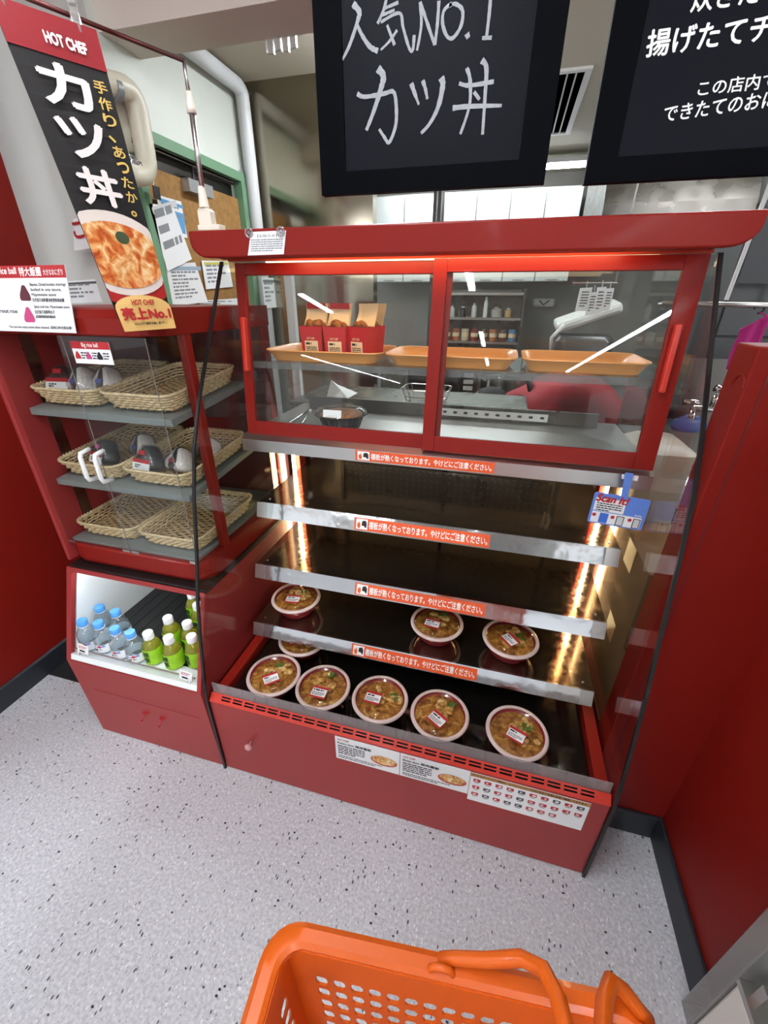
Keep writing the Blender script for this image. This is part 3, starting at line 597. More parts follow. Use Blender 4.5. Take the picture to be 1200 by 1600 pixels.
def carton(x, y, label, rz, flip):
    t = thing('chicken_carton', label, 'carton', (x, y, 1.3285), 'red chicken cartons', rz)
    w0, w1, d0, d1, h = 0.062, 0.075, 0.046, 0.058, 0.095
    def ring(w, d, z): return [(-w/2, -d/2, z), (w/2, -d/2, z), (w/2, d/2, z), (-w/2, d/2, z)]
    local_part(MB().loft([ring(w0, d0, 0), ring(w1, d1, h), ring(w1-0.002, d1-0.002, h), ring(w0-0.002, d0-0.002, 0.002)], capb=True, capt=True).build('carton_body', CART), t)
    flap = MB(); n = 8
    rows = []
    for i in range(n+1):
        s = i/n; yy = d1/2 - 0.004 + 0.012*math.sin(s*2.2); zz = h + 0.062*s
        ww = w1*(1.0-0.06*math.sin(s*math.pi))
        rows.append([(-ww/2, yy-0.016*(1-s), zz), (-ww/2+0.008, yy, zz), (ww/2-0.008, yy, zz), (ww/2, yy-0.016*(1-s), zz)])
    base = 0
    for r in rows: flap.v += r
    for i in range(n):
        for j in range(3): flap.f.append((i*4+j, i*4+j+1, (i+1)*4+j+1, (i+1)*4+j))
    fl = local_part(flap.build('lid_flap', CREAM, solid=0.0012), t)
    if flip: local_part(MB().slab((-w1*0.42, d1/2-0.001, h+0.047), (w1*0.84, 0, 0), (0, -0.004, 0.016), (0, -0.001, 0)).build('tuck_edge', CART), fl)
    ch = MB(); rg = random.Random(x)
    for k in range(6): ch.lathe([(0.003, -0.012), (0.013, -0.006), (0.015, 0.002), (0.010, 0.010), (0.003, 0.013)], 8, c=(rg.uniform(-.022, .022), rg.uniform(-.015, .015), h-0.002+rg.uniform(0, .008)), sx=rg.uniform(.8, 1.2))
    local_part(ch.build('fried_chicken', CHICK, smooth=True), t)
    tilt = (d1-d0)/2/h
    def cf(off): 
        o = Vector((-w0/2, -d0/2, 0)); return lambda a, b: Vector((-w0/2+a, -d0/2-tilt*b-off, b))
    m = MB(); rect_into(m, cf(0.0006), 0.008, 0.008, 0.044, 0.046); lb = local_part(m.build('price_label', CREAM, fix=False), t)
    m = MB(); lines_into(m, cf(0.0009), 0.012, 0.043, 0.036, 1, .006, 0.006, 3); lines_into(m, cf(0.0009), 0.012, 0.034, 0.036, 4, 0.0055, 0.003, 8); local_part(m.build('small_print', INK, fix=False), lb)
    m = MB(); letter_into(m, 'HOT CHEF', cf(0.0009), 0.016, 0.058, 0.026, 0.006, 0.02); local_part(m.build('lettering', CREAM, fix=False), t)
carton(-0.582, 1.31, 'leftmost open red carton of fried chicken on the tray', 0, True)
carton(-0.503, 1.305, 'middle open red carton of fried chicken on the tray', 0, True)
carton(-0.426, 1.31, 'red carton with its cream flap fully raised', -0.35, False)
carton(-0.422, 1.385, 'red carton standing behind the right carton', -0.35, False)
# black meal container on the steel floor
bc = thing('meal_container', 'round black plastic meal container with a white label', 'container', (-0.497, 1.29, 1.1135))
local_part(MB().lathe([(0.058, 0), (0.060, 0.004), (0.074, 0.044), (0.088, 0.048), (0.088, 0.051), (0.073, 0.049), (0.056, 0.006)], 36).build('tub', mat('black_plastic', '#151413', 0.25), smooth='auto'), bc)
rb = MB()
for k in range(36):
    a = 2*math.pi*k/36; rb.tube([(0.0605*math.cos(a), 0.0605*math.sin(a), 0.006), (0.0735*math.cos(a), 0.0735*math.sin(a), 0.042)], 0.0012, 4)
local_part(rb.build('ribs', mat('black_plastic_2', '#2a2826', 0.3)), bc)
local_part(MB().lathe([(0.07, 0.047), (0.065, 0.052), (0.03, 0.054), (0.002, 0.054)], 24, capb=False).build('food', CHICK, smooth=True), bc)
local_part(MB().lathe([(0.0875, 0.0512), (0.078, 0.064), (0.06, 0.070), (0.002, 0.071)], 36, capb=False).build('lid', FILM, smooth=True), bc)
local_part(MB().slab((-0.03, -0.081, 0.054), (0.06, 0, 0), (0, 0.006, 0.022), (0, -0.0005, 0)).build('price_label', PAPER), bc)

# ================================================================== RICE BALL CASE (upper left)
RX0, RX1, RY, RZ0 = -1.335, -0.800, 0.868, 0.708
rc = thing('rice_ball_case', 'red framed glass case with wicker baskets of rice balls', 'display case', ((RX0+RX1)/2, 1.15, 0.70))
def rcorner(y, z, r, inset=0.0, back=1.42):     # plan outline with round front corners
    x0, x1, y0 = RX0+inset, RX1-inset, y+inset
    p = [(x0, back, z), (x0, y0+r, z)]
    p += [(x0+r-r*math.cos(math.radians(a)), y0+r-r*math.sin(math.radians(a)), z) for a in (15, 30, 45, 60, 75, 90)]
    p += [(x1-r+r*math.sin(math.radians(a)), y0+r-r*math.cos(math.radians(a)), z) for a in (0, 15, 30, 45, 60, 75, 90)]
    return p + [(x1, back, z)]
MB().loft([rcorner(RY+0.006, RZ0, 0.07), rcorner(RY, RZ0+0.012, 0.07), rcorner(RY, 0.772, 0.07), rcorner(RY+0.004, 0.776, 0.068)], capb=True, capt=True).build('bottom_rail', RED_GLOSS, rc)
MB().loft([rcorner(RY+0.004, 1.416, 0.075), rcorner(RY, 1.420, 0.075), rcorner(RY, 1.455, 0.075), rcorner(RY+0.016, 1.474, 0.07), rcorner(RY+0.03, 1.478, 0.065)], capb=True, capt=True).build('top_rail', RED_GLOSS, rc)
MB().box((RX0+0.0005, RY-0.010, 0.712), (RX0+0.014, 1.418, 1.4755)).build('side_panel', RED, rc, bevel=0.002)
MB().box((RX0+0.015, 1.40, 0.777), (RX1-0.002, 1.417, 1.4155)).build('rear_panel', mat('rear_red', '#5a2422', 0.3), rc)
MB().box((RX1-0.0245, 0.985, 0.777), (RX1-0.0005, 1.011, 1.4155)).build('corner_post', RED_GLOSS, rc, bevel=0.002)
MB().box((RX1-0.022, 1.375, 0.777), (RX1-0.001, 1.399, 1.4155)).build('corner_post', RED_GLOSS, rc)
MB().box((RX0+0.0145, 0.95, 0.7885), (RX0+0.0175, 0.985, 1.4155)).build('shelf_upright', STEEL_DULL, rc)
for x0, x1, hx in ((RX0+0.016, -1.0675, -1.098), (-1.0655, RX1-0.018, -1.048)):
    p = MB().box((x0, RY+0.004, 0.779), (x1, RY+0.008, 1.4145)).build('glass_door', CLEAR_SIDE, rc)
    MB().tube([(hx, RY+0.003, 1.118), (hx, RY-0.026, 1.114), (hx, RY-0.030, 1.104), (hx, RY-0.030, 1.046), (hx, RY-0.026, 1.036), (hx, RY+0.003, 1.032)], 0.0065, 10).build('handle', WHITE, p, smooth=True)
    MB().box((x0+0.002, RY+0.0025, 0.777), (x0+0.030, RY+0.0038, 0.786)).build('hinge', STEEL, p)
    MB().box((x1-0.030, RY+0.0025, 0.777), (x1-0.002, RY+0.0038, 0.786)).build('hinge', STEEL, p)
    MB().box((x1-0.001, RY+0.0025, 0.79), (x1+0.0005, RY+0.0039, 1.414)).build('edge_strip', mat('clear_edge', '#7b7370', 0.2), p)
MB().loft([[(RX1-0.017, RY+0.006, z), (RX1-0.010, RY+0.03, z), (RX1-0.004, RY+0.07, z), (RX1-0.003, 0.984, z), (RX1-0.007, 0.984, z), (RX1-0.008, RY+0.07, z), (RX1-0.014, RY+0.032, z), (RX1-0.021, RY+0.009, z)] for z in (0.778, 1.415)]).build('corner_glass', CLEAR_SIDE, rc)
MB().box((RX1-0.006, 1.012, 0.778), (RX1-0.002, 1.374, 1.415)).build('side_glass', CLEAR_SIDE, rc)
SHELFG = mat('grey_shelf', '#7d8382', 0.5)
SLOPE = 0.11
RSH = [1.214, 0.992, 0.790]
for i, z in enumerate(RSH[:2]):
    MB().slab((RX0+0.018, 0.905, z-0.022), (RX1-RX0-0.044, 0, 0), (0, 0.36, 0.36*SLOPE), (0, 0, 0.02)).build('shelf', SHELFG, rc, bevel=0.002)
MB().box((RX0+0.02, 0.885, 0.777), (RX1-0.03, 1.39, 0.787)).build('floor_plate', SHELFG, rc)
# sticker on the door
fx = on_y(107, 533, RY).x; stz = on_y(107, 533, RY).z
st = MB().box((fx, RY+0.0028, stz-0.052), (fx+0.118, RY+0.0038, stz)).build('door_sticker', PAPER, rc)
sf = plane_frame((fx, RY+0.0028, stz-0.052), (1, 0, 0), (0, 0, 1), 0.0003); sf2 = plane_frame((fx, RY+0.0028, stz-0.052), (1, 0, 0), (0, 0, 1), 0.0006)
m = MB(); rect_into(m, sf, 0, 0.035, 0.118, 0.017); m.build('header_band', RED_INK, st, fix=False)
lettering('lettering', 'Big rice ball', sf2, 0.034, 0.037, 0.05, 0.012, WHITE_INK, st, bold=0.02)
def onigiri_icon(fr, x, y, s, m, parent):
    mb = MB(); mb.add([fr(x+s*a, y+s*b) for a, b in ((-.4, 0), (.4, 0), (.5, .15), (.45, .4), (.15, .95), (0, 1), (-.15, .95), (-.45, .4), (-.5, .15))], [tuple(range(9))]); mb.build('rice_ball_icon', m, parent, fix=False)
PINKI = mat('pink_ink', '#c2467c', 0.6)
m = MB()
for k, mm in enumerate((RED_INK, PINKI, INK)):
    onigiri_icon(sf, 0.013+k*0.034, 0.011, 0.018, mm, st); lines_into(m, sf, 0.024+k*0.034, 0.024, 0.018, 3, 0.006, 0.003, k)
m.build('small_print', INK, st, fix=False)

# wicker baskets: one is woven, the others are copies
WICK = mat('wicker', '#dcc49a', 0.6, var=0.22, var_scale=90)
WICK2 = mat('wicker_dark', '#c9ab7c', 0.65, var=0.2, var_scale=60)
BW, BD, BH = 0.232, 0.335, 0.048
def ring_pts(w, d, r, z, wob, per, ph, n_side=24):
    base = rrect(w, d, r, z, 6); L = []; tot = 0; out = []
    cl = base + [base[0]]
    for a, b in zip(cl[:-1], cl[1:]): L.append((Vector(a), Vector(b), (Vector(b)-Vector(a)).length))
    tot = sum(l for _, _, l in L); N = per*2
    for k in range(N):
        s = tot*k/N
        for a, b, l in L:
            if s <= l:
                p = a.lerp(b, s/l); t = (b-a).normalized(); nrm = Vector((t.y, -t.x, 0)); break
            s -= l
        out.append(p + nrm*(wob if (k+ph) % 2 else -wob))
    return out
def basket_parts(root):
    side = MB(); lv = 5; PER = 38
    for i in range(lv):
        t = (i+0.5)/lv; side.tube(ring_pts(BW*(0.86+0.12*t), BD*(0.88+0.10*t), 0.035, 0.004+(BH-0.008)*t, 0.0030, PER, i % 2), 0.0036, 4, closed=True)
    local_part(side.build('side_weave', WICK, smooth=True), root)
    stk = MB(); a = ring_pts(BW*0.86, BD*0.88, 0.035, 0.002, 0, PER//2, 0); b = ring_pts(BW*0.985, BD*0.985, 0.035, BH, 0, PER//2, 0)
    for p, q in zip(a, b): stk.tube([p, q], 0.0022, 4)
    local_part(stk.build('stakes', WICK2), root)
    rim = MB()
    for ph in (0, 1):
        pts = ring_pts(BW*0.99, BD*0.99, 0.036, BH, 0.003, 46, ph); pts = [p + Vector((0, 0, 0.003*(1 if (k+ph) % 2 else -1))) for k, p in enumerate(pts)]
        rim.tube(pts, 0.0042, 5, closed=True)
    local_part(rim.build('rim', WICK, smooth=True), root)
    bot = MB(); nx = 10
    for i in range(nx):
        x = -BW*0.41 + BW*0.82*i/(nx-1)
        bot.tube([(x, -BD*0.43+BD*0.86*k/14, 0.004+(0.0018 if (k+i) % 2 else -0.0018)) for k in range(15)], 0.0026, 4)
    for j in range(27):
        y = -BD*0.42+BD*0.84*j/26
        bot.tube([(-BW*0.42+BW*0.84*k/20, y, 0.006+(0.0028 if (k//2+j) % 2 else -0.0014)) for k in range(21)], 0.0036, 4)
    local_part(bot.build('base_weave', WICK2, smooth=True), root)
BK = []
rows_ = ('top', 'middle', 'bottom')
bl = {(0, 0): 'top left wicker basket holding three wrapped rice balls', (0, 1): 'empty wicker basket on the top shelf beside the rice balls', (1, 0): 'middle shelf wicker basket behind the white door handles', (1, 1): 'middle shelf wicker basket with three wrapped rice balls at right',
      (2, 0): 'empty wicker basket at the bottom left of the case', (2, 1): 'empty wicker basket at the bottom right of the case'}
for r in range(3):
    for c in range(2):
        x = -1.1945 + c*0.246; y = 1.085 if r < 2 else 1.07
        z = RSH[r] + ((y-0.905)*SLOPE if r < 2 else 0) + 0.0035
        if not BK:
            t = thing('wicker_basket', bl[(r, c)], 'basket', (x, y, z), 'wicker baskets in the rice ball case'); basket_parts(t)
        else:
            t = copy_tree(BK[0]); t.location = (x, y, z); t['label'] = bl[(r, c)]
        t.rotation_euler = (math.atan(SLOPE) if r < 2 else 0.03, 0, 0)
        BK.append(t)
# rice balls
NORI = mat('nori', '#17191a', 0.35, bump=0.2, bump_scale=120); RICE = mat('rice', '#e8e0da', 0.5, bump=0.5, bump_scale=160, var=0.12, var_scale=150)
def tri_ring(s, y, n=5):
    pts = []; vs = [(-0.5, 0.0), (0.5, 0.0), (0, 0.88)]; r = 0.2
    for (vx, vz), a0 in zip([(-0.5+r*1.0, r), (0.5-r*1.0, r), (0, 0.88-r*1.35)], (150, 270, 30)):
        for i in range(n+1):
            a = math.radians(a0 + 120*i/n); pts.append((s*(vx+r*math.cos(a)), y, s*(vz+r*math.sin(a))))
    return pts
def rice_ball(loc, rz, label, nori, lab_col, tilt=-0.5, s=0.090):
    t = thing('rice_ball', label, 'rice ball', loc, 'wrapped rice balls', rz); t.rotation_euler = (tilt, 0, rz)
    T = 0.050
    def body(k, yk): return [tri_ring(s*k*q, y*yk) for q, y in ((0.80, -T/2), (0.95, -T*0.38), (1.0, -T*0.1), (1.0, T*0.1), (0.95, T*0.38), (0.80, T/2))]
    def cen(rings, k):
        out = []
        for ring in rings:
            zc = sum(p[2] for p in ring)/len(ring); out.append([(p[0], p[1], p[2]-zc+s*0.40) for p in ring])
        return out
    local_part(MB().loft(cen(body(1, 1), 1), capb=True, capt=True).build('rice', NORI if nori else RICE, smooth=True), t)
    if not nori:
        local_part(MB().loft([[(p[0]*1.03*0.42, p[1], p[2]) for p in ring] for ring in cen(body(1.03, 1.06), 1)], capb=True, capt=True).build('seaweed', NORI, smooth=True), t)
    local_part(MB().loft(cen(body(1.09, 1.14), 1), capb=True, capt=True).build('wrapper', FILM, smooth=True), t)
    y = -T*0.60
    if nori:
        lb = local_part(MB().box((-0.036, y-0.0006, 0.002), (0.036, y, 0.036)).build('price_label', PAPER), t)
        local_part(MB().box((-0.036, y-0.0009, 0.025), (0.036, y-0.0006, 0.036)).build('label_band', RED_INK), lb)
        m = MB(); f = plane_frame((-0.029, y-0.0006, 0.004), (1, 0, 0), (0, 0, 1), 0.0003); lines_into(m, f, 0.004, 0.012, 0.024, 2, 0.006, 0.004, 3); local_part(m.build('small_print', INK, fix=False), lb)
        local_part(MB().box((-0.013, y-0.0008, 0.050), (0.013, y, 0.062)).build('film_tab', mat('tab_'+lab_col[1:], lab_col, 0.4)), t)
    else:
        local_part(MB().box((-0.012, y-0.0008, 0.026), (0.012, y, 0.037)).build('film_tab', mat('tab_'+lab_col[1:], lab_col, 0.4)), t)
def bz(r, y): return RSH[r] + (y-0.905)*SLOPE + 0.022
rice_ball((-1.260, 0.985, bz(0, 0.975)), 0.15, 'dark seaweed rice ball with a red tab at the left of the top basket', True, '#c2292f', -0.4)
rice_ball((-1.186, 0.975, bz(0, 0.975)), -0.3, 'white rice ball with a blue tab in the middle of the top basket', False, '#4f5ea8', -0.4)
rice_ball((-1.112, 0.992, bz(0, 0.985)), -0.2, 'white rice ball with a blue tab at the right of the top basket', False, '#4f5ea8', -0.4)
rice_ball((-1.190, 0.980, bz(1, 0.985)), -0.3, 'dark rice ball with a pink tab behind the right door handle', True, '#cf4f92', -0.4)
rice_ball((-1.112, 1.050, bz(1, 1.04)), -0.4, 'white rice ball with a blue tab leaning in the middle shelf left basket', False, '#4f5ea8', -0.4)
rice_ball((-1.016, 0.975, bz(1, 0.965)), -0.15, 'dark seaweed rice ball with a red tab in the middle shelf right basket', True, '#c2292f', -0.35)
rice_ball((-0.925, 0.985, bz(1, 0.97)), -0.3, 'white rice ball in the centre of the middle shelf right basket', False, '#8d2c3a', -0.6)
rice_ball((-0.893, 1.075, bz(1, 1.06)), -0.5, 'white rice ball at the right end of the middle shelf right basket', False, '#4f5ea8', -0.7)

# ================================================================== DRINK CABINET (lower left)
dc = thing('drink_cabinet', 'red cabinet with a lit window of small drink bottles', 'cabinet', (-1.06, 1.1, 0))
DX0, DX1 = -1.327, -0.7915
pr = [(0.739, 0.004), (0.726, 0.388), (0.841, 0.697)]
def face_pt(x, t): a, b = pr[1], pr[2]; return Vector((x, a[0]+(b[0]-a[0])*t, a[1]+(b[1]-a[1])*t))
wx0, wx1, t0, t1 = DX0+0.020, -0.806, 0.02, 0.955
nrm = Vector((0, 0.309, -0.115)).normalized()
def fr_bar(x0, x1, ta, tb): return MB().slab(face_pt(x0, ta), (x1-x0, 0, 0), face_pt(0, tb)-face_pt(0, ta), nrm*0.014)
MB().slab((DX0, pr[0][0], pr[0][1]), (DX1-DX0, 0, 0), (0, pr[1][0]-pr[0][0], pr[1][1]-pr[0][1]), (0, 0.014, 0)).build('front_panel', RED, dc, bevel=0.001)
for a in ((DX0, wx0, 0, 1), (wx1, DX1, 0, 1), (wx0, wx1, t1, 1)): fr_bar(*a).build('window_frame', RED, dc)
side = [(0, 0.755, 0.004), (0, 0.742, 0.386), (0, 0.855, 0.690), (0, 1.52, 0.690), (0, 1.52, 0.004)]
for x in (DX0, DX1-0.012): MB().prism([(x, p[1], p[2]) for p in side], (0.012, 0, 0)).build('side_panel', RED, dc)
MB().box((DX0+0.012, 0.845, 0.690), (DX1, 1.52, 0.7055)).build('black_top', mat('black_plinth', '#141414', 0.35), dc)
MB().box((DX0+0.013, 0.757, 0.05), (DX1-0.013, 1.50, 0.385)).build('base_body', BLACK, dc)
LINER = mat('white_liner', '#e6ecec', 0.45)
MB().prism([(DX0+0.0125, 0.75, 0.40), (DX0+0.0125, 0.862, 0.688), (DX0+0.0125, 1.50, 0.688), (DX0+0.0125, 1.50, 0.40)], (0.006, 0, 0)).build('liner_wall', LINER, dc)
MB().box((DX0+0.019, 0.81, 0.386), (DX1-0.013, 1.50, 0.400)).build('black_deck', mat('black_roller_deck', '#232323', 0.3), dc)
for i in range(11):
    x = DX0+0.06+i*0.045; MB().box((x, 0.83, 0.4002), (x+0.002, 1.48, 0.402)).build('deck_rib', mat('deck_rib', '#35352f', 0.35), dc)
MB().box((DX0+0.019, 1.40, 0.402), (DX1-0.013, 1.42, 0.688)).build('rear_wall', mat('dark_liner', '#3c3d3b', 0.4), dc)
MB().prism([(wx0, 0.7280, 0.393), (wx0, 0.735, 0.412), (wx0, 0.77, 0.400), (wx0, 0.80, 0.400), (wx0, 0.80, 0.386), (wx0, 0.742, 0.386)], (wx1-wx0, 0, 0)).build('white_sill', LINER, dc)
MB().box((-1.28, 0.875, 0.676), (-0.82, 0.885, 0.6875)).build('lamp_strip', emis('drink_strip', '#f2fbff', DRINK_STRIP), dc)
MB().tube([(wx0+0.012, 0.746, 0.428), (wx1-0.012, 0.746, 0.428)], 0.003, 8).build('bottle_rail', STEEL, dc)
for x in (wx0+0.03, wx1-0.03): MB().tube([(x, 0.740, 0.405), (x, 0.738, 0.416), (x, 0.746, 0.428), (x, 0.752, 0.436)], 0.004, 6).build('rail_bracket', STEEL, dc)
MB().slab((DX0+0.07, 0.7248, 0.262), (0.43, 0, 0), (0, 0.0004, -0.001), (0, 0.002, 0)).build('panel_seam', mat('seam_red2', '#8e2f33', 0.5), dc)
for x, z in ((-1.060, 0.19), (-0.990, 0.185)):
    MB().tube([(x, 0.7335, z+0.014), (x, 0.722, z+0.014), (x, 0.716, z+0.004), (x, 0.712, z-0.004), (x-0.004, 0.705, z-0.003)], [0.004, 0.0035, 0.003, 0.003, 0.004], 8).lathe([(0.011, 0), (0.011, 0.003)], 12, c=(x, 0.7315, z+0.012)).build('hook', mat('red_hook', '#a32b30', 0.3), dc, smooth='auto')
# price cards on the rail
def price_card(x, z, label):
    t = thing('price_card', label, 'price tag', (x, 0.741, z))
    MB().slab((x-0.022, 0.7405, z), (0.044, 0, -0.006), (0.006, 0.006, 0.034), (0, -0.0008, 0)).build('card', PAPER, t)
    f = plane_frame((x-0.022, 0.7396, z), (0.99, 0, -0.136), (0.17, 0.17, 0.97), 0.0004)
    m = MB(); lines_into(m, f, 0.010, 0.006, 0.024, 1, 0.006, 0.007, 2); m.build('price_print', INK, t, fix=False); m = MB(); lines_into(m, f, 0.006, 0.026, 0.032, 2, 0.006, 0.003, 5); m.build('small_print', RED_INK, t, fix=False)
price_card(-1.258, 0.424, 'white price card in front of the water bottles')
price_card(-0.852, 0.420, 'white price card in front of the green tea bottles')
# bottles
BPRO = [(0.026, 0), (0.0305, 0.004), (0.031, 0.012), (0.031, 0.056), (0.0305, 0.062), (0.027, 0.076), (0.018, 0.092), (0.0135, 0.098), (0.0135, 0.104)]
def bottle(loc, kind, label, first={}):
    if kind in first:
        t = copy_tree(first[kind]); t.location = loc; t['label'] = label; t.rotation_euler.z = random.uniform(-.35, .35); return
    t = thing('water_bottle' if kind == 'water' else 'tea_bottle', label, 'bottle', loc, 'blue capped water bottles' if kind == 'water' else 'green tea bottles'); first[kind] = t
    bm_ = glass('clear_pet', (0.86, 0.91, 0.94), gain=2.2, rough=0.05, veil=0.12, veil_color='#cfd9de') if kind == 'water' else glass('pet_tea', (0.9, 0.92, 0.75), gain=1.6, rough=0.05)
    local_part(MB().lathe(BPRO, 24).build('bottle_body', bm_, smooth=True), t)
    if kind != 'water':
        local_part(MB().lathe([(r*0.94, max(z, 0.002)) for r, z in BPRO[:-2]], 20).build('tea', glass('tea_liquid', (0.9, 0.9, 0.45), gain=0.3, veil=0.35, veil_color='#d3cf55'), smooth=True), t)
    cap = local_part(MB().lathe([(0.0155, 0.101), (0.0163, 0.104), (0.0163, 0.119), (0.0148, 0.1215), (0.002, 0.122)], 24).build('cap', mat('blue_cap', '#5aa6ee', 0.4) if kind == 'water' else mat('white_cap', '#eef1f0', 0.45), smooth='auto'), t)
    local_part(MB().lathe([(0.0165, 0.0985), (0.0165, 0.1005)], 20).build('cap_ring', WHITE, smooth='auto'), cap)
    def cyl(off, z0): return lambda a, b: Vector(((0.0314+off)*math.sin(a/0.0314), -(0.0314+off)*math.cos(a/0.0314), z0+b))
    if kind == 'water':
        lb = local_part(MB().lathe([(0.0314, 0.012), (0.0314, 0.044)], 24, capb=False, capt=False).build('label_sleeve', PAPER, smooth=True), t)
        m = MB(); f = cyl(0.0003, 0.012)
        for k in range(8): m.quad(f(-0.03+k*0.0075, 0.022), f(-0.03+(k+1)*0.0075, 0.022), f(-0.03+(k+1)*0.0075, 0.0285+0.003*math.sin(k+1.2)), f(-0.03+k*0.0075, 0.0285+0.003*math.sin(k+.2)))
        local_part(m.build('mountain_print', mat('mountain_blue', '#7d9bd8', 0.5), fix=False), lb)
        m = MB(); disc_into(m, cyl(0.0006, 0.012), 0.012, 0.026, 0.0055, 0.0055, 14); local_part(m.build('red_dot', mat('dot_red', '#c9232d', 0.4), fix=False), lb)
        m = MB(); lines_into(m, cyl(0.0006, 0.012), -0.018, 0.012, 0.036, 2, 0.007, 0.005, 6); local_part(m.build('label_print', INK, fix=False), lb)
    else:
        lb = local_part(MB().lathe([(0.0314, 0.006), (0.0314, 0.058), (0.0300, 0.066)], 24, capb=False, capt=False).build('label_sleeve', mat('lime_label', '#8fc21f', 0.4, var=0.15, var_scale=40), smooth=True), t)
        m = MB(); letter_into(m, '緑\n茶', cyl(0.0005, 0.006), -0.015, 0.010, 0.026, 0.044, 0.03); local_part(m.build('lettering', mat('dark_green_ink', '#12331a', 0.5), fix=False), lb)
        m = MB(); f = cyl(0.0004, 0.006)
        m.quad(f(-0.03, 0.004), f(0.03, 0.004), f(0.03, 0.011), f(-0.03, 0.011)); local_part(m.build('green_band', mat('band_green', '#3f7f22', 0.4), fix=False), lb)
zf = 0.4022
def at_cap(px, py): p = on_z(px, py, zf+0.115); return (p.x, p.y, zf)
WB = [((128, 971), 'leftmost water bottle in the front row'), ((153, 974), 'second water bottle from the left in the front row'), ((179, 983), 'third water bottle from the left in the front row'), ((203, 989), 'water bottle standing next to the green tea'), ((155, 949), 'left water bottle of the back row'), ((180, 956), 'right water bottle of the back row')]
for p, l in WB: bottle(at_cap(*p), 'water', 'blue capped clear bottle, ' + l)
TB = [((231, 990), 'beside the water bottles'), ((263, 997), 'centre of the front row behind the price card'), ((299, 995), 'at the right end of the front row'), ((262, 966), 'left of the second row'), ((292, 974), 'right of the second row'), ((308, 945), 'right of the third row, close to the glass edge'), ((299, 927), 'rearmost, next to the lamp')]
for p, l in TB: bottle(at_cap(*p), 'tea', 'white capped green tea bottle ' + l)

# ================================================================== SIGNS
ic = thing('info_card', 'white rice ball flavour card with a red heading', 'sign', (-1.16, 0.856, 1.422))
co = Vector((-1.325, 0.8505, 1.423)); cu_, cv_ = Vector((1, 0, 0)), Vector((0, 0.023, 0.142)); ch_ = cv_.length; cv_.normalize(); cw_ = 0.331
cn_ = cu_.cross(cv_).normalized()
MB().slab(co, cu_*cw_, cv_*ch_, -cn_*0.002).build('card', PAPER, ic)
f1 = plane_frame(co, cu_, cv_, 0.0004); f2 = plane_frame(co, cu_, cv_, 0.0008)
m = MB(); rect_into(m, f1, 0, ch_*0.82, cw_, ch_*0.18); m.build('header_band', RED_INK, ic, fix=False)
lettering('lettering', 'Big rice ball', f2, 0.10, ch_*0.85, 0.083, 0.018, WHITE_INK, ic, bold=0.03)
lettering('lettering', '特大飯團', f2, 0.192, ch_*0.845, 0.066, 0.019, WHITE_INK, ic, bold=0.03)
lettering('lettering', '大きなおにぎり', f2, 0.265, ch_*0.855, 0.058, 0.013, WHITE_INK, ic, bold=0.01)
for y, ls, mm in ((0.60, ['Bacon, Dried bonito shavings', 'boiled in soy sauce,', 'Mayonnaise sauce', '日式鱼乃滋醉醬油培根柴魚飯團'], mat('dark_plum', '#5a2632', 0.6)), (0.27, ['Spicy cod roe, Mayonnaise sauce', '日式鱼乃滋鮮明太子', '(紅麻椒粉醃漬過的鱈魚卵)'], PINKI)):
    onigiri_icon(f2, 0.196, ch_*(y-0.12), 0.034, mm, ic)
    for k, s_ in enumerate(ls): lettering('lettering', s_, f2, 0.218, ch_*(y+0.09-k*0.075), min(0.108, 0.0045*len(s_)+0.002) if ord(s_[0]) < 999 else min(0.1, 0.0068*len(s_)), 0.0078, INK, ic, bold=0.012)
lettering('lettering', 'You can also enjoy some other choices!  其他口味也請品嚐！', f2, 0.125, ch_*0.045, 0.198, 0.008, INK, ic, bold=0.01)
for y, ls in ((0.60, ['Salmon', '鮭魚']), (0.27, ['Salted trout roe', '鱒魚子'])):
    onigiri_icon(f2, 0.03, ch_*(y-0.12), 0.034, RED_INK, ic)
    for k, s_ in enumerate(ls): lettering('lettering', s_, f2, 0.052, ch_*(y+0.02-k*0.09), 0.006*len(s_)+0.014, 0.0085, INK, ic, bold=0.012)

# hanging boards
BOARD = mat('black_board_frame', '#05060a', 0.6, spec=0.04); BOARD_IN = mat('black_board_face', '#0a0d15', 0.5, spec=0.10); CHALK = mat('chalk', '#a2a4a7', 0.8, var=0.12, var_scale=150)
YB = 1.15
def board(x0, x1, z0, z1, ix0, ix1, iz0, iz1, label):
    t = thing('hanging_board', label, 'sign board', ((x0+x1)/2, YB+0.01, z0), 'black boards hanging over the case')
    MB().box((x0, YB, z0), (ix0, YB+0.022, z1)).box((ix1, YB, z0), (x1, YB+0.022, z1)).box((ix0, YB, z0), (ix1, YB+0.022, iz0)).box((ix0, YB, iz1), (ix1, YB+0.022, z1)).build('frame', BOARD, t)
    MB().box((ix0+0.0005, YB+0.003, iz0+0.0005), (ix1-0.0005, YB+0.020, iz1-0.0005)).build('board_face', BOARD_IN, t)
    for x in (x0+0.08, x1-0.08): MB().tube([(x, YB+0.011, z1), (x, YB+0.011, 2.749)], 0.0015, 5).build('hanging_wire', STEEL, t)
    return t
b1 = board(-0.4685, 0.0355, 1.7185, 2.35, on_y(540, 268, YB).x, on_y(810, 250, YB).x, on_y(540, 268, YB).z, 2.30, 'black chalkboard with handwritten white characters over the case')
b2 = board(0.114, 0.90, 1.713, 2.35, on_y(965, 245, YB).x, 0.84, on_y(965, 245, YB).z, 2.30, 'black board with printed white Japanese lettering at upper right')
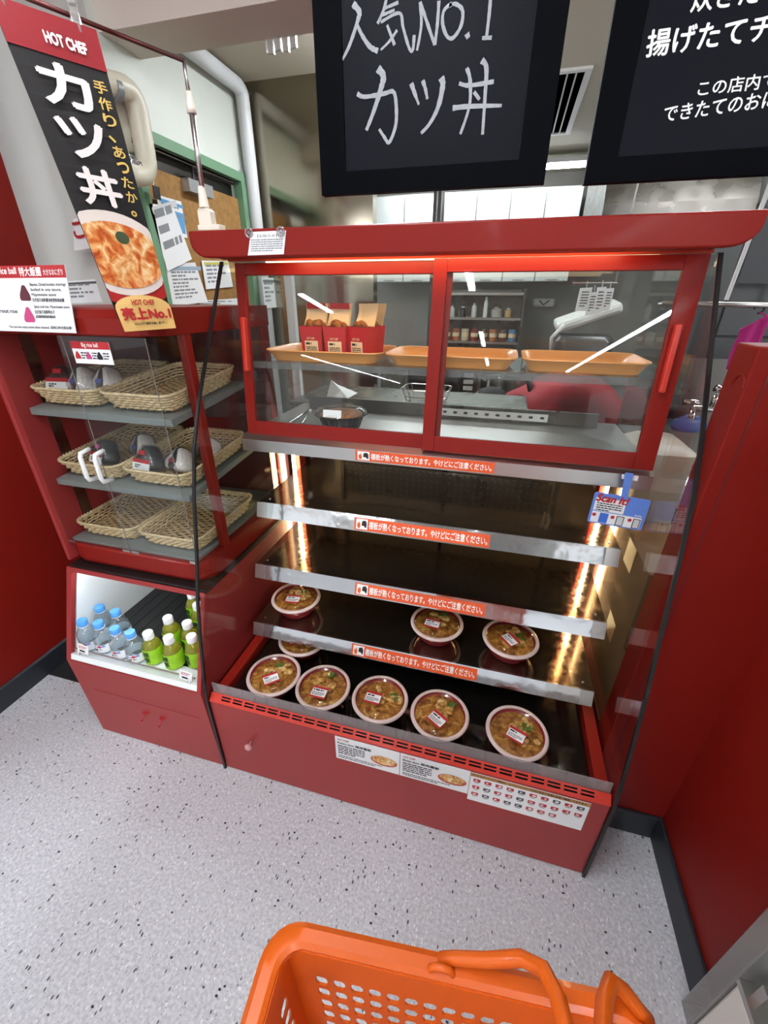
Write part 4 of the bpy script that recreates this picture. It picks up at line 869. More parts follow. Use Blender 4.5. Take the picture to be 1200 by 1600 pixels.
def stroke(mb, pts, w0, w1, yoff):
    P = [on_y(400+x/3, y/3, YB+0.003) + Vector((0, -yoff, 0)) for x, y in pts]
    # resample smoothly
    R_ = []
    for i in range(len(P)-1):
        p0, p1, p2, p3 = P[max(i-1, 0)], P[i], P[i+1], P[min(i+2, len(P)-1)]
        for k in range(6):
            t = k/6; R_.append(0.5*((2*p1)+(p2-p0)*t+(2*p0-5*p1+4*p2-p3)*t*t+(3*p1-p0-3*p2+p3)*t*t*t))
    R_.append(P[-1]); n = len(R_); L_, Rr = [], []
    for i in range(n):
        d = R_[min(i+1, n-1)]-R_[max(i-1, 0)]; d.y = 0; d.normalize(); s = Vector((-d.z, 0, d.x)); w = (w0+(w1-w0)*i/(n-1))*random.uniform(.85, 1.12)
        L_.append(R_[i]+s*w/2); Rr.append(R_[i]-s*w/2)
    mb.add(L_+Rr, [(i, i+1, n+i+1, n+i) for i in range(n-1)])
ck = [([(455, 18), (484, 55), (478, 95), (440, 210), (405, 282)], .011, .005), ([(476, 120), (500, 170), (535, 220), (572, 240)], .006, .009),
 ([(612, -5), (598, 50), (570, 112)], .006, .005), ([(598, 42), (668, 12)], .005, .005), ([(592, 72), (650, 48)], .005, .005), ([(585, 105), (672, 62), (690, 130), (718, 225), (735, 235), (742, 165)], .005, .006), ([(662, 142), (625, 195), (585, 235)], .005, .004), ([(615, 118), (650, 212)], .005, .007),
 ([(755, 238), (775, 120), (770, 10)], .005, .006), ([(770, 10), (800, 100), (838, 212)], .006, .006), ([(838, 212), (850, 120), (858, 5)], .006, .006),
 ([(918, 18), (882, 50), (875, 110), (895, 170), (925, 178), (962, 120), (968, 50), (935, 20), (905, 28)], .006, .006), ([(988, 158), (996, 180)], .009, .008),
 ([(1100, -10), (1092, 80), (1080, 180)], .006, .006), ([(1060, 180), (1105, 178)], .006, .006),
 ([(475, 440), (510, 455), (600, 440), (645, 432), (658, 500), (655, 590), (625, 668), (600, 640), (578, 606)], .008, .006), ([(572, 322), (598, 360), (582, 430), (550, 530), (518, 612)], .013, .007),
 ([(728, 392), (745, 440), (764, 492)], .010, .004), ([(782, 378), (795, 420), (804, 466)], .008, .005), ([(868, 365), (876, 400), (855, 500), (815, 580), (774, 626)], .012, .006),
 ([(952, 392), (1000, 402), (1115, 384)], .007, .007), ([(922, 508), (1000, 500), (1152, 496)], .009, .006), ([(988, 320), (1004, 380), (1000, 500), (958, 630)], .008, .005), ([(1058, 284), (1080, 320), (1074, 450), (1062, 632)], .010, .006), ([(1022, 432), (1048, 468)], .006, .006)]
mb = MB()
for i, (p, a, b) in enumerate(ck): stroke(mb, p, a, b, 0.0006+0.00004*i)
mb.build('chalk_lettering', CHALK, b1, fix=False)
def px_text(body, bl, br, tl, parent, m, bold):
    o = on_y(*bl, YB+0.003); u = on_y(*br, YB+0.003)-o; v = on_y(*tl, YB+0.003)-o
    mb = MB(); letter_into(mb, body, lambda a, b: o+u*a+v*b+Vector((0, -0.0007, 0)), 0, 0, 1, 1, bold); mb.build('lettering', m, parent, fix=False)
px_text('揚げたてチキン', (1008, 90), (1290, 52), (1014, 48), b2, WHITE_INK, 0.022)
px_text('炊きたてごはん', (1078, 20), (1340, -14), (1084, -22), b2, WHITE_INK, 0.022)
px_text('この店内で手作り', (1089, 151), (1290, 128), (1093, 127), b2, WHITE_INK, 0.015)
px_text('できたてのおにぎり', (1035, 191), (1262, 160), (1040, 165), b2, WHITE_INK, 0.015)

# banner and its clamp stand
AZ = 1.960
pole = Vector((-0.755, 1.10, 0))
a_near = on_z(-60, -44, AZ)
bs = thing('banner_stand', 'thin metal banner pole with a white clamp standing on the canopy', 'stand', (pole.x, pole.y, 1.649))
MB().box((pole.x-0.028, 1.0905, 1.6495), (pole.x+0.034, 1.118, 1.662)).prism([(pole.x-0.024, 1.093, 1.662), (pole.x+0.012, 1.093, 1.662), (pole.x+0.012, 1.093, 1.690), (pole.x+0.004, 1.093, 1.697), (pole.x-0.018, 1.093, 1.697), (pole.x-0.024, 1.093, 1.69)], (0, 0.022, 0)).lathe([(0.012, 1.697), (0.008, 1.74)], 12, c=(pole.x-0.006, 1.10, 0)).build('clamp', mat('ivory_plastic', '#e3d8c8', 0.4), bs, bevel=0.0015)
MB().tube([(pole.x-0.004, 1.10, 1.735), (pole.x, 1.10, 1.873)], 0.0062, 10).build('lower_pole', STEEL, bs, smooth=True)
MB().tube([(pole.x, 1.10, 1.873), (pole.x, 1.10, 1.883), (pole.x, 1.10, 1.91)], [0.0105, 0.0095, 0.0065], 10).build('joint', mat('ivory_plastic', '#e3d8c8'), bs, smooth=True)
MB().tube([(pole.x, 1.10, 1.91), (pole.x, 1.10, AZ)], 0.0040, 8).build('upper_pole', STEEL, bs, smooth=True)
MB().tube([(pole.x, 1.10, AZ), a_near], 0.0042, 8).build('arm', mat('dark_red_rod', '#6d3a38', 0.3, 0.7), bs, smooth=True)
adir = (a_near-Vector((pole.x, 1.10, AZ))).normalized()
bn = thing('promo_banner', 'tall black and red hanging banner showing a pork cutlet rice bowl', 'banner', (-0.83, 0.9, 1.43))
ZT = 1.936
TR = on_z(150, 47, ZT); TL = on_z(-20, -12, ZT)
BR = on_y(274, 513, TR.y); BL = on_y(194, 519, TL.y)
def BN(off):
    def f(u, v):        # u 0..1 left to right, v 0..1 bottom to top
        a = BL.lerp(BR, u); b = TL.lerp(TR, u); p = a.lerp(b, v)
        n = (TR-TL).cross(TL-BL).normalized(); return p + n*(off*4.0)
    return f
def strip(f, u0, u1, v0, v1, n=14):
    m = MB()
    for i in range(n):
        a, b = v0+(v1-v0)*i/n, v0+(v1-v0)*(i+1)/n; m.quad(f(u0, a), f(u1, a), f(u1, b), f(u0, b))
    return m
strip(BN(-0.0006), 0, 1, 0.045, 1, 24).build('banner_sheet', mat('banner_black', '#1b191a', 0.4), bn, solid=0.0008)
strip(BN(0.0002), 0, 1, 0.885, 1).build('header_band', mat('banner_red', '#8f1620', 0.45), bn)
def bdisc(name, cx, cy, rx, ry, off, m, v0=-9, v1=9, n=40):
    f = BN(off); pts = []
    for i in range(n):
        a = 2*math.pi*i/n; u, v = cx+rx*math.cos(a), cy+ry*math.sin(a); pts.append((min(max(u, 0.0), 1.0), min(max(v, v0), v1)))
    mb = MB(); c = f(min(max(cx, 0), 1), min(max(cy, v0), v1)); mb.add([c]+[f(*p) for p in pts], [(0, 1+i, 1+(i+1) % n) for i in range(n)]); return mb.build(name, m, bn, fix=False)
bdisc('bowl_picture', 0.42, 0.185, 0.74, 0.085, 0.0003, mat('banner_bowl_red', '#a81f1f', 0.5))
bdisc('bowl_rim_picture', 0.40, 0.285, 0.80, 0.150, 0.0006, mat('banner_bowl_white', '#dccfc6', 0.5))
bdisc('food_picture', 0.40, 0.280, 0.70, 0.118, 0.0009, food_mat('banner_food', ['#a5401c', '#c76a30', '#e0a566', '#ecd3a6'], 45, 0.0))
bdisc('leaf_picture', 0.52, 0.345, 0.10, 0.022, 0.0012, mat('banner_leaf', '#3d4a2e', 0.5))
gb = MB(); f = BN(0.0014); pts = [(0.0, 0.0), (1.0, 0.0), (1.0, 0.085)] + [(0.5+0.5*math.cos(math.radians(a)), 0.085+0.052*math.sin(math.radians(a))) for a in range(15, 180, 15)] + [(0.0, 0.085)]
gb.add([f(*p) for p in pts], [tuple(range(len(pts)))]); gb.build('gold_badge', mat('badge_gold', '#e6bd74', 0.5), bn, fix=False)
def btext(body, u0, v0, w, h, m, off=0.0018, bold=0.02): 
    mb = MB(); letter_into(mb, body, BN(off), u0, v0, w, h, bold); mb.build('lettering', m, bn, fix=False)
btext('HOT CHEF', 0.30, 0.098, 0.40, 0.020, RED_INK, 0.002, 0.03)
btext('売上No.1', 0.07, 0.042, 0.88, 0.046, RED_INK, 0.002, 0.05)
btext('※2025年の販売実績に基づく。', 0.22, 0.020, 0.60, 0.011, INK, 0.002)
btext('HOT CHEF', 0.40, 0.915, 0.42, 0.030, WHITE_INK, 0.001, 0.05)
for s_, v_ in (('カ', 0.742), ('ツ', 0.595), ('丼', 0.448)):
    btext(s_, 0.18, v_, 0.52, 0.115, mat('banner_white', '#e6dcd8', 0.5), 0.0019, 0.03)
for k, s_ in enumerate('手作り、あったか。'):
    sz = 0.5 if s_ in '、。' else 1.0
    btext(s_, 0.775, 0.810-k*0.048, 0.15*sz, 0.036*sz, mat('banner_gold', '#d8b45e', 0.5), 0.0016, 0.02)
for u in (0.10, 0.80):
    p = TL.lerp(TR, u); t = thing('banner_clip', 'clear plastic clip holding the %s top corner of the banner' % ('near' if u < .5 else 'far'), 'clip', tuple(p))
    MB().slab(p+Vector((-0.007, -0.004, -0.012)), (0.012, 0.006, 0), (0, 0, 0.05), (-0.003, 0.009, 0)).build('clip_body', glass('clip_clear', (0.8, 0.8, 0.8), gain=2.5, rough=0.1, veil=0.25, veil_color='#d8d4cf'), t, bevel=0.002)
    MB().tube([p+Vector((0.004*math.cos(a), 0.004*math.sin(a), 0.024+0.0)) for a in [2*math.pi*i/10 for i in range(10)]], 0.0018, 5, closed=True).build('clip_ring', glass('clip_clear'), t)
# clear hook at the beam
hk = thing('ceiling_hook', 'small clear plastic hook under the ceiling beam', 'hook', tuple(on_z(440, 64, 2.33)))
hp = on_z(440, 60, 2.329)
for k in range(4): MB().slab(hp+Vector((-0.06+k*0.03, -0.01, -0.035)), (0.024, 0.01, 0.01*(k % 2)), (0, 0, 0.035), (0, 0.012, 0)).build('hook_wing', glass('hook_clear', (0.85, 0.85, 0.85), gain=3.0, rough=0.1, veil=0.3), hk)

# ================================================================== SHOPPING BASKET
ORG = mat('orange_basket', '#d9600f', 0.38, coat=0.1)
sb = thing('shopping_basket', 'orange plastic shopping basket with two folding handles at the bottom edge', 'shopping basket', (0.05, 0.08, 0.46))
zr = 0.70
c0 = on_z(445, 1478, zr); c1 = on_z(1045, 1620, zr)
ax = (c1-c0); ax.z = 0; Lx = ax.length; ax.normalize(); ay = Vector((ax.y, -ax.x, 0))     # ay points to the shopper
BWX, BWY, HB = 0.46, 0.32, 0.235
org = c0
def bp(a, b, h):        # a along the long side, b towards the shopper (0..1), h below the rim
    k = h/HB; ins = 0.035*k
    return org + ax*(ins+a*(BWX-2*ins)) + ay*(ins+b*(BWY-2*ins)) + Vector((0, 0, -h))
def wall(P, nu, nv, hole_rows):
    m = MB(); h0 = 0.045; h1 = 0.205
    perf(m, lambda u, v: P(0.07+0.86*u, h1-(h1-h0)*v), nu, nv, hole=0.68, hv=0.72, cut=0.2)
    for (u0, u1, a, b) in ((0, 1, 0, h0), (0, 1, h1, HB), (0, 0.07, h0, h1), (0.93, 1, h0, h1)):
        m.quad(P(u0, a), P(u1, a), P(u1, b), P(u0, b))
    return m
wall(lambda u, h: bp(u, 0, h), 15, 6, 0).build('far_wall', ORG, sb, solid=0.003)
wall(lambda u, h: bp(u, 1, h), 15, 6, 0).build('near_wall', ORG, sb, solid=0.003)
wall(lambda u, h: bp(0, u, h), 10, 6, 0).build('end_wall', ORG, sb, solid=0.003)
wall(lambda u, h: bp(1, u, h), 10, 6, 0).build('end_wall', ORG, sb, solid=0.003)
fl = MB(); perf(fl, lambda u, v: bp(u, v, HB), 16, 11, hole=0.5, cut=0.25); fl.build('basket_floor', ORG, sb, solid=0.003)
def rimring(out, z, r):
    pts = rrect(BWX+2*out, BWY+2*out, r, 0, 6); return [org + ax*(BWX/2+p[0]) + ay*(BWY/2+p[1]) + Vector((0, 0, z)) for p in pts]
MB().loft([rimring(0.001, -0.012, 0.03), rimring(0.0, 0.004, 0.03), rimring(0.006, 0.010, 0.034), rimring(0.020, 0.010, 0.045), rimring(0.028, 0.003, 0.05), rimring(0.030, -0.03, 0.052), rimring(0.027, -0.03, 0.05), rimring(0.02, 0.002, 0.045)], closed=True).build('rim', ORG, sb, smooth='auto')
# handles: pivot on the rim, raised and leaning over the basket
def handle(bside, sgn):
    z = zr
    A = org + ax*(BWX*0.40) + ay*(bside) + Vector((0, 0, -0.002)); B = org + ax*(BWX*0.955) + ay*(bside) + Vector((0, 0, -0.002))
    return A, B
def hand_tube(A, B, lean, rise):
    d = (B-A); up = Vector((0, 0, 1))*rise + ay*lean
    pts = [A + Vector((0, 0, -0.008)), A, A + up*0.10 + d*0.03, A + up*0.35 + d*0.10, A + up*0.62 + d*0.20, A + up*0.80 + d*0.27, A+up*0.95 + d*0.34, A + up*1.0 + d*0.42, B + up*1.0 - d*0.42, B+up*0.95 - d*0.34, B + up*0.80 - d*0.27, B + up*0.62 - d*0.20, B + up*0.35 - d*0.10, B + up*0.10 - d*0.03, B, B + Vector((0, 0, -0.008))]
    return pts
HANDLE_MARK = True
A = on_z(690, 1498, zr+0.008); B = on_z(1012, 1592, zr+0.008)
def hpx(px, py, z): return on_z(px, py, z)
far_pts = [A+Vector((0, 0, -0.012)), A, hpx(712, 1497, zr+0.018), hpx(760, 1500, zr+0.035), hpx(815, 1497, zr+0.055), hpx(850, 1515, zr+0.075), hpx(872, 1560, zr+0.088), hpx(884, 1610, zr+0.098), hpx(893, 1680, zr+0.105), hpx(905, 1715, zr+0.108), hpx(925, 1715, zr+0.108), hpx(938, 1680, zr+0.10), hpx(942, 1615, zr+0.08), hpx(944, 1565, zr+0.06), hpx(954, 1533, zr+0.045), hpx(975, 1548, zr+0.03), hpx(1000, 1580, zr+0.015), B, B+Vector((0, 0, -0.012))]
MB().tube(far_pts, [0.008]*3+[0.0085, 0.009, 0.0095, 0.0098, 0.0098, 0.0098, 0.0098, 0.0098, 0.0098, 0.0098, 0.0098, 0.0095, 0.009, 0.0085, 0.008, 0.008], 12).build('handle', ORG, sb, smooth=True)
for P in (A, B):
    MB().tube([P+ay*0.012+ax*(0.015*math.cos(a))+Vector((0, 0, 0.013*math.sin(a)-0.001)) for a in [2*math.pi*i/14 for i in range(14)]], 0.0048, 8, closed=True).build('handle_clip', ORG, sb, smooth=True)
nb = [org + ax*0.10 + ay*(BWY+0.012) + Vector((0, 0, 0.004)), org + ax*0.13 + ay*(BWY-0.01) + Vector((0, 0, 0.06)), org + ax*0.18 + ay*(BWY-0.035) + Vector((0, 0, 0.10)), org + ax*0.28 + ay*(BWY-0.035) + Vector((0, 0, 0.10)), org + ax*0.33 + ay*(BWY-0.01) + Vector((0, 0, 0.06)), org + ax*0.36 + ay*(BWY+0.012) + Vector((0, 0, 0.004))]
MB().tube(nb, 0.0095, 10).build('handle', ORG, sb, smooth=True)

# ================================================================== OPEN FRIDGE at the right edge
fg = thing('open_fridge', 'white open fridge with a grey end post at the bottom right corner', 'fridge', (0.9, 0.0, 0))
MB().box((0.600, 0.493, 0.0), (1.30, 0.535, 1.9)).build('end_post', glass('end_panel', (0.8, 0.8, 0.79), gain=1.6, rough=0.12, veil=0.55, veil_color='#9c9b97'), fg, bevel=0.003)
MB().box((0.606, -1.2, 0.0), (1.30, 0.4925, 0.28)).build('base_body', mat('fridge_white', '#d9d6cd', 0.35), fg, bevel=0.006)
MB().box((0.603, -1.2, 0.284), (0.66, 0.4925, 0.30)).build('front_bumper', STEEL, fg)
MB().box((0.66, -1.2, 0.281), (1.28, 0.4925, 0.296)).build('deck', mat('fridge_deck', '#aeb7b4', 0.3), fg)
MB().box((1.22, -1.2, 0.30), (1.30, 0.4925, 1.9)).build('rear_wall', mat('fridge_white', '#d9d6cd'), fg)
for z in (0.62, 0.92, 1.22, 1.52):
    s = MB().box((0.80, -1.2, z), (1.22, 0.49, z+0.015)).build('shelf', mat('fridge_deck', '#aeb7b4'), fg)
    MB().box((0.79, -1.2, z-0.02), (0.7995, 0.49, z+0.02)).build('price_rail', STEEL, s)
MB().tube([(0.618, 0.46, 0.31), (0.618, 0.47, 0.34), (0.63, 0.40, 0.345), (0.66, 0.2, 0.342), (0.66, -0.5, 0.342)], 0.0025, 6).build('wire_guard', STEEL, fg)
MB().box((0.612, 0.452, 0.30), (0.632, 0.470, 0.36)).build('rail_bracket', STEEL, fg)

# ================================================================== KITCHEN, left side
GRN = mat('green_door_frame', '#6c9676', 0.5)
struct('door_1', MB().box((XK-0.02, 1.76, 0), (XK+0.03, 1.80, 2.10)).box((XK-0.02, 2.52, 0), (XK+0.03, 2.56, 2.10)).box((XK-0.02, 1.8001, 2.06), (XK+0.03, 2.5199, 2.10)), GRN, 'green door frame in the kitchen side wall', 'door frame')
for y0, y1 in ((1.70, 1.98),): pass
d_ = thing('kitchen_door', 'brown cork faced door inside the green frame', 'door', (XK-0.01, 2.27, 0))
MB().box((XK-0.03, 1.801, 0.01), (XK-0.005, 2.519, 1.985)).build('door_leaf', mat('cork', '#9c7440', 0.8, var=0.2, var_scale=60, bump=0.2, bump_scale=150), d_)
MB().box((XK-0.005, 2.06, 1.935), (XK+0.035, 2.24, 1.985)).build('closer_body', mat('closer_grey', '#b3b8ba', 0.3, 0.5), d_)
MB().box((XK-0.06, 1.801, 1.985), (XK-0.035, 2.519, 2.059)).build('transom_dark_panel', BLACK, d_)  # black panel added to keep the gap above the leaf dark and stop stray light
MB().tube([(XK+0.02, 2.12, 1.99), (XK+0.02, 2.12, 2.03), (XK+0.04, 2.42, 2.03)], 0.007, 6).build('closer_arm', BLACK, d_)
def sheet(px, label, cat, rows, hue, xx=XK+0.016, yy=None, extra=None):
    P = [on_x(*p, xx) if yy is None else on_y(*p, yy) for p in px]; t = thing('notice_sheet', label, cat, tuple(P[3]), 'papers pinned in the kitchen')
    MB().prism(P, (-0.0015, 0, 0) if yy is None else (0, 0.0015, 0)).build('paper', PAPER, t); dv = Vector((0.0006, 0, 0)) if yy is None else Vector((0, -0.0006, 0))
    o = P[3]; u = P[2]-P[3]; v = P[0]-P[3]; fr = lambda a, b: o+u*a+v*b+dv; fr2 = lambda a, b: o+u*a+v*b+dv*1.7
    m = MB()
    for r in range(rows): lines_into(m, fr2, 0.10, 0.78-r*0.7/rows, 0.8, 1, 0.1, 0.35/rows, r)
    m.build('small_print', GREY_INK, t, fix=False)
    m = MB(); rect_into(m, fr, 0.06, 0.84, 0.88, 0.1)
    if extra: rect_into(m, fr, *extra)
    m.build('heading', mat('heading_'+hue[1:], hue, 0.6), t, fix=False); return t
sheet([(245, 304), (283, 315), (293, 372), (252, 362)], 'white notice with a blue border on the cork door', 'paper', 6, '#5f9fd0', extra=(0.55, 0.1, 0.4, 0.6))
sheet([(232, 318), (270, 322), (300, 405), (262, 424)], 'thick bundle of curling papers on a clip', 'paper', 3, '#cfd3d4', xx=XK+0.03)
sheet([(258, 412), (305, 410), (325, 472), (270, 478)], 'sheet with rows of small pictures above the rice ball case', 'paper', 8, '#9fb4c4', xx=XK+0.02)
sheet([(315, 407), (357, 408), (364, 448), (322, 452)], 'price list sheet with yellow markings on the door', 'paper', 5, '#c9c15e', xx=XK+0.004)
sheet([(312, 470), (372, 466), (375, 478), (312, 480)], 'narrow white slip at the bottom of the door', 'paper', 2, '#dcdcdc', xx=XK+0.004)
sheet([(100, 440), (148, 436), (160, 472), (108, 474)], 'menu sheet with round dish pictures behind the banner', 'paper', 4, '#55575a', yy=1.618)
bcp = on_x(240, 310, XK+0.06); t = thing('bulldog_clip', 'black bulldog clip holding the curling papers', 'clip', tuple(bcp))
MB().slab(bcp, (0.004, 0, 0), (0, 0.04, 0.0), (0, 0.005, 0.045)).build('clip_jaw', BLACK, t, bevel=0.003)
MB().tube([bcp+Vector((0.004, 0.01, 0.045)), bcp+Vector((0.006, 0.015, 0.065)), bcp+Vector((0.004, 0.03, 0.045))], 0.002, 5).build('clip_lever', STEEL, t)
fa, fb = on_y(114, 342, 1.54), on_y(116, 392, 1.54)
fs = thing('flag_sign', 'small white folded sign with red lettering behind the banner', 'sign', tuple(fb))
MB().prism([fa, fb, fb+Vector((0.035, 0.079, 0)), fa+Vector((0.035, 0.079, 0))], (0.0015, -0.0008, 0)).build('card', PAPER, fs)
MB().prism([fa, fb, fb+Vector((0.16, -0.01, 0.012)), fa+Vector((0.16, -0.01, 0.012))], (0, 0.0015, 0)).build('card_face', PAPER, fs)
ffr = plane_frame(fb+Vector((0.008, -0.0025, 0.008)), (1, -0.06, 0.07), (0, 0, 1), 0.001)
lettering('lettering', 'ご', ffr, 0.02, 0.03, 0.06, 0.06, RED_INK, fs, bold=0.03)
# pipes
PIPE = mat('cream_pipe', '#cfcbb6', 0.4); PIPEW = mat('white_pipe', '#dfe3e4', 0.35)
def bend_path(pts, r=0.06, n=5):
    pts = [Vector(p) for p in pts]; out = [pts[0]]
    for i in range(1, len(pts)-1):
        a, b, c = pts[i-1], pts[i], pts[i+1]; d1 = (a-b).normalized(); d2 = (c-b).normalized(); p, q = b+d1*r, b+d2*r
        for k in range(n+1): t = k/n; out.append(p*(1-t)**2+b*2*t*(1-t)+q*t*t)
    return out + [pts[-1]]
wp = thing('corner_pipe', 'white pipe running along the ceiling and down the kitchen corner', 'pipe', (XK+0.045, 2.60, 0))
MB().tube(bend_path([(XK+0.05, 1.95, 2.455), (XK+0.05, 2.60, 2.455), (XK+0.05, 2.60, 0.0)], 0.05), 0.034, 14).build('pipe_run', PIPEW, wp, smooth=True)
for z in (2.1, 1.2): MB().box((XK+0.0005, 2.56, z), (XK+0.02, 2.64, z+0.02)).build('pipe_bracket', STEEL, wp)
cp = thing('duct_pipe', 'cream insulated pipe bending down behind the banner', 'pipe', (XK+0.1, 1.80, 1.9))
X2 = XK+0.12
q = [on_x(120, 118, X2), on_x(205, 148, X2), on_x(232, 270, X2), on_x(232, 284, X2)]
MB().tube(bend_path([q[0], q[1]+Vector((0, 0.02, 0.02)), q[2]+Vector((0, 0.0, -0.02)), q[2]+Vector((-0.02, -0.12, -0.02))], 0.07, 6), 0.036, 16).build('pipe_run', PIPE, cp, smooth=True)
X3 = XK+0.05
q3 = [on_x(180, 150, X3), on_x(207, 238, X3)]
MB().tube([q3[0], q3[1]], 0.034, 14).build('rear_pipe', PIPE, cp, smooth=True)
dm = q[0].lerp(q[1], 0.62); dd = (q[1]-q[0]).normalized()
MB().tube([dm-dd*0.012, dm+dd*0.012], 0.0385, 16).build('tape_band', mat('grey_tape', '#77787a', 0.4), cp, smooth='auto')
MB().tube([q3[1]+Vector((0, 0.0, 0.02)), q3[1]+Vector((0, 0, 0.045))], 0.037, 14).build('tape_band', BLACK, cp, smooth='auto')
alp = thing('foil_duct', 'crinkled silver foil duct behind the banner', 'duct', tuple(on_x(200, 262, X2)))
fp = [on_x(182, 238, X2-0.04), on_x(196, 256, X2-0.03), on_x(212, 268, X2-0.02), on_x(226, 276, X2-0.01)]
rg = random.Random(3); fpp = []
for i in range(25):
    t = i/24*3; k = min(int(t), 2); fpp.append(fp[k].lerp(fp[k+1], t-k))
MB().tube(fpp, [0.038+rg.uniform(-.004, .004) for _ in fpp], 14).build('foil_sleeve', mat('foil', '#d5d6d6', 0.2, 1.0, bump=0.8, bump_scale=70), alp)

# ================================================================== KITCHEN, rear and right
CUPB = mat('cupboard_white', '#dfe7e3', 0.35)
def cupboard(x0, x1, z0, z1, y, nd, label):
    t = thing('wall_cupboard', label, 'cupboard', ((x0+x1)/2, y+0.15, z0), 'white kitchen wall cupboards')
    MB().box((x0, y+0.02, z0), (x1, y+0.35, z1)).build('cupboard_body', mat('cupboard_edge', '#9fa5a2', 0.4), t)
    w = (x1-x0)/nd
    for k in range(nd):
        d = MB().box((x0+k*w+0.006, y, z0+0.004), (x0+(k+1)*w-0.006, y+0.0195, z1-0.012)).build('cupboard_door', CUPB, t, bevel=0.002)
        MB().box((x0+(k+0.5)*w-0.05, y-0.006, z0+0.01), (x0+(k+0.5)*w+0.05, y-0.0005, z0+0.02)).build('door_pull', STEEL, d)
cupboard(-1.32, -0.76, 1.64, 2.33, 4.5, 2, 'white wall cupboard left of the dark post')
cupboard(-0.68, 0.46, 1.64, 2.33, 4.5, 4, 'long white wall cupboard with four doors')
cl = thing('dark_post', 'dark vertical post between the white cupboards', 'post', (-0.69, 4.23, 0))
MB().box((-0.725, 4.20, 0), (-0.66, 4.27, 2.4995)).build('post_body', mat('dark_post', '#2a2724', 0.5), cl)
MB().box((-0.697, 4.194, 0), (-0.688, 4.199, 2.4995)).build('post_cable', STEEL_DULL, cl)
# hood at right
hd = thing('range_hood', 'grey stainless range hood hanging in the kitchen', 'range hood', (0.9, 3.3, 1.86))
MB().prism([(0.42, 3.0, 1.90), (0.42, 3.0, 1.96), (0.42, 3.12, 2.22), (0.42, 3.9, 2.22), (0.42, 3.9, 1.90)], (0.72, 0, 0)).build('hood_shell', STEEL_DULL, hd)
MB().box((0.36, 2.95, 1.865), (1.16, 3.92, 1.8995)).build('hood_lip', STEEL, hd)
MB().box((0.6, 3.2, 2.2205), (1.0, 3.7, 2.4995)).build('duct', STEEL_DULL, hd)
ac = thing('duct_box', 'pale ceiling duct box on the right of the kitchen', 'duct', (1.4, 3.0, 2.0))
MB().box((1.22, 2.7, 1.95), (2.0, 3.6, 2.4995)).build('duct_body', mat('pale_duct', '#bfc1b8', 0.5), ac, bevel=0.02)
MB().tube([(1.3, 2.66, 2.0), (1.45, 2.62, 2.12), (1.7, 2.6, 2.2), (2.0, 2.6, 2.22)], 0.06, 12).build('flexible_hose', mat('pale_duct'), ac, smooth=True)
rkk = thing('wire_rack', 'metal rack with grey net panels at upper right of the kitchen', 'rack', (1.2, 2.2, 1.7))
for i in range(4):
    x = 0.86+i*0.16; MB().tube([(x, 2.25, 1.50), (x+0.02, 2.25, 1.98)], 0.008, 6).build('rack_upright', WHITE, rkk)
    if i < 3: MB().prism([(x+0.02, 2.255, 1.56), (x+0.15, 2.255, 1.56), (x+0.13, 2.255, 1.92), (x+0.03, 2.255, 1.90)], (0, 0.004, 0)).build('net_panel', mat('grey_net', '#55575a', 0.6), rkk)
# rail, pink cloth, dark panel, shutter, tap
hr = thing('towel_rail', 'thin steel rail on the kitchen side of the partition', 'rail', (0.7, 1.8, 1.48))
MB().tube([(0.50, 1.8, 1.489), (1.0, 1.8, 1.483)], 0.008, 8).build('rail_bar', STEEL, hr, smooth=True)
for x in (0.52, 0.98): MB().tube([(x, 1.8, 1.486), (x, 1.90, 1.486)], 0.006, 6).build('rail_bracket', STEEL, hr)
MB().tube([(0.790+0.014*math.cos(a), 1.8, 1.475+0.014*math.sin(a)) for a in [math.radians(x) for x in range(-90, 200, 20)]], 0.003, 6).build('rail_hook', BLACK, hr)
pk = thing('pink_cloth', 'bright pink cloth hanging behind the red partition', 'cloth', (0.72, 1.76, 1.2))
m = MB(); R1 = []
for j in range(9):
    z = 1.46-0.018*j; R1.append([(0.806+(-0.062+0.003*math.sin(j+i*1.3))*(1-i/7)+0.004*i/7, 1.765+0.008*math.sin(i*1.5+j*.3), z-(0.045*(1-i/7) if j == 0 else 0.03*(1-i/7))) for i in range(8)])
for r in R1: m.v += r
for j in range(8):
    for i in range(7): m.f.append((j*8+i, j*8+i+1, (j+1)*8+i+1, (j+1)*8+i))
m.build('cloth_sheet', mat('magenta_cloth', '#b8287e', 0.8), pk, smooth=True, solid=0.006)
MB().tube([(0.802, 1.765, 1.455), (0.790, 1.79, 1.465)], 0.0025, 6).build('cloth_loop', mat('magenta_cloth'), pk)
pn = thing('dark_locker', 'dark grey metal locker behind the right end of the canopy', 'locker', (1.05, 2.5, 0))
MB().box((0.88, 2.32, 0.0), (1.22, 2.75, 1.80)).build('locker_body', mat('dark_locker', '#4a4c4c', 0.4), pn, bevel=0.004)
MB().box((0.89, 2.305, 1.36), (1.21, 2.319, 1.79)).build('locker_door', mat('dark_locker2', '#56595a', 0.4), pn, bevel=0.003)
MB().box((0.89, 2.305, 0.91), (1.21, 2.319, 1.35)).build('locker_door', mat('dark_locker2'), pn, bevel=0.003)
su = thing('roller_shutter', 'pale ribbed shutter at the right of the kitchen', 'shutter', (1.75, 2.45, 0))
for k in range(24): MB().prism([(1.24, 2.45, 0.6+k*0.05), (1.24, 2.44, 0.625+k*0.05), (1.24, 2.45, 0.649+k*0.05), (1.24, 2.46, 0.625+k*0.05)], (0.9, 0, 0)).build('slat', mat('pale_slat', '#b7bab6', 0.4), su)
tap = thing('kitchen_tap', 'chrome wall tap over the kitchen sink', 'tap', (0.62, 1.75, 1.22))
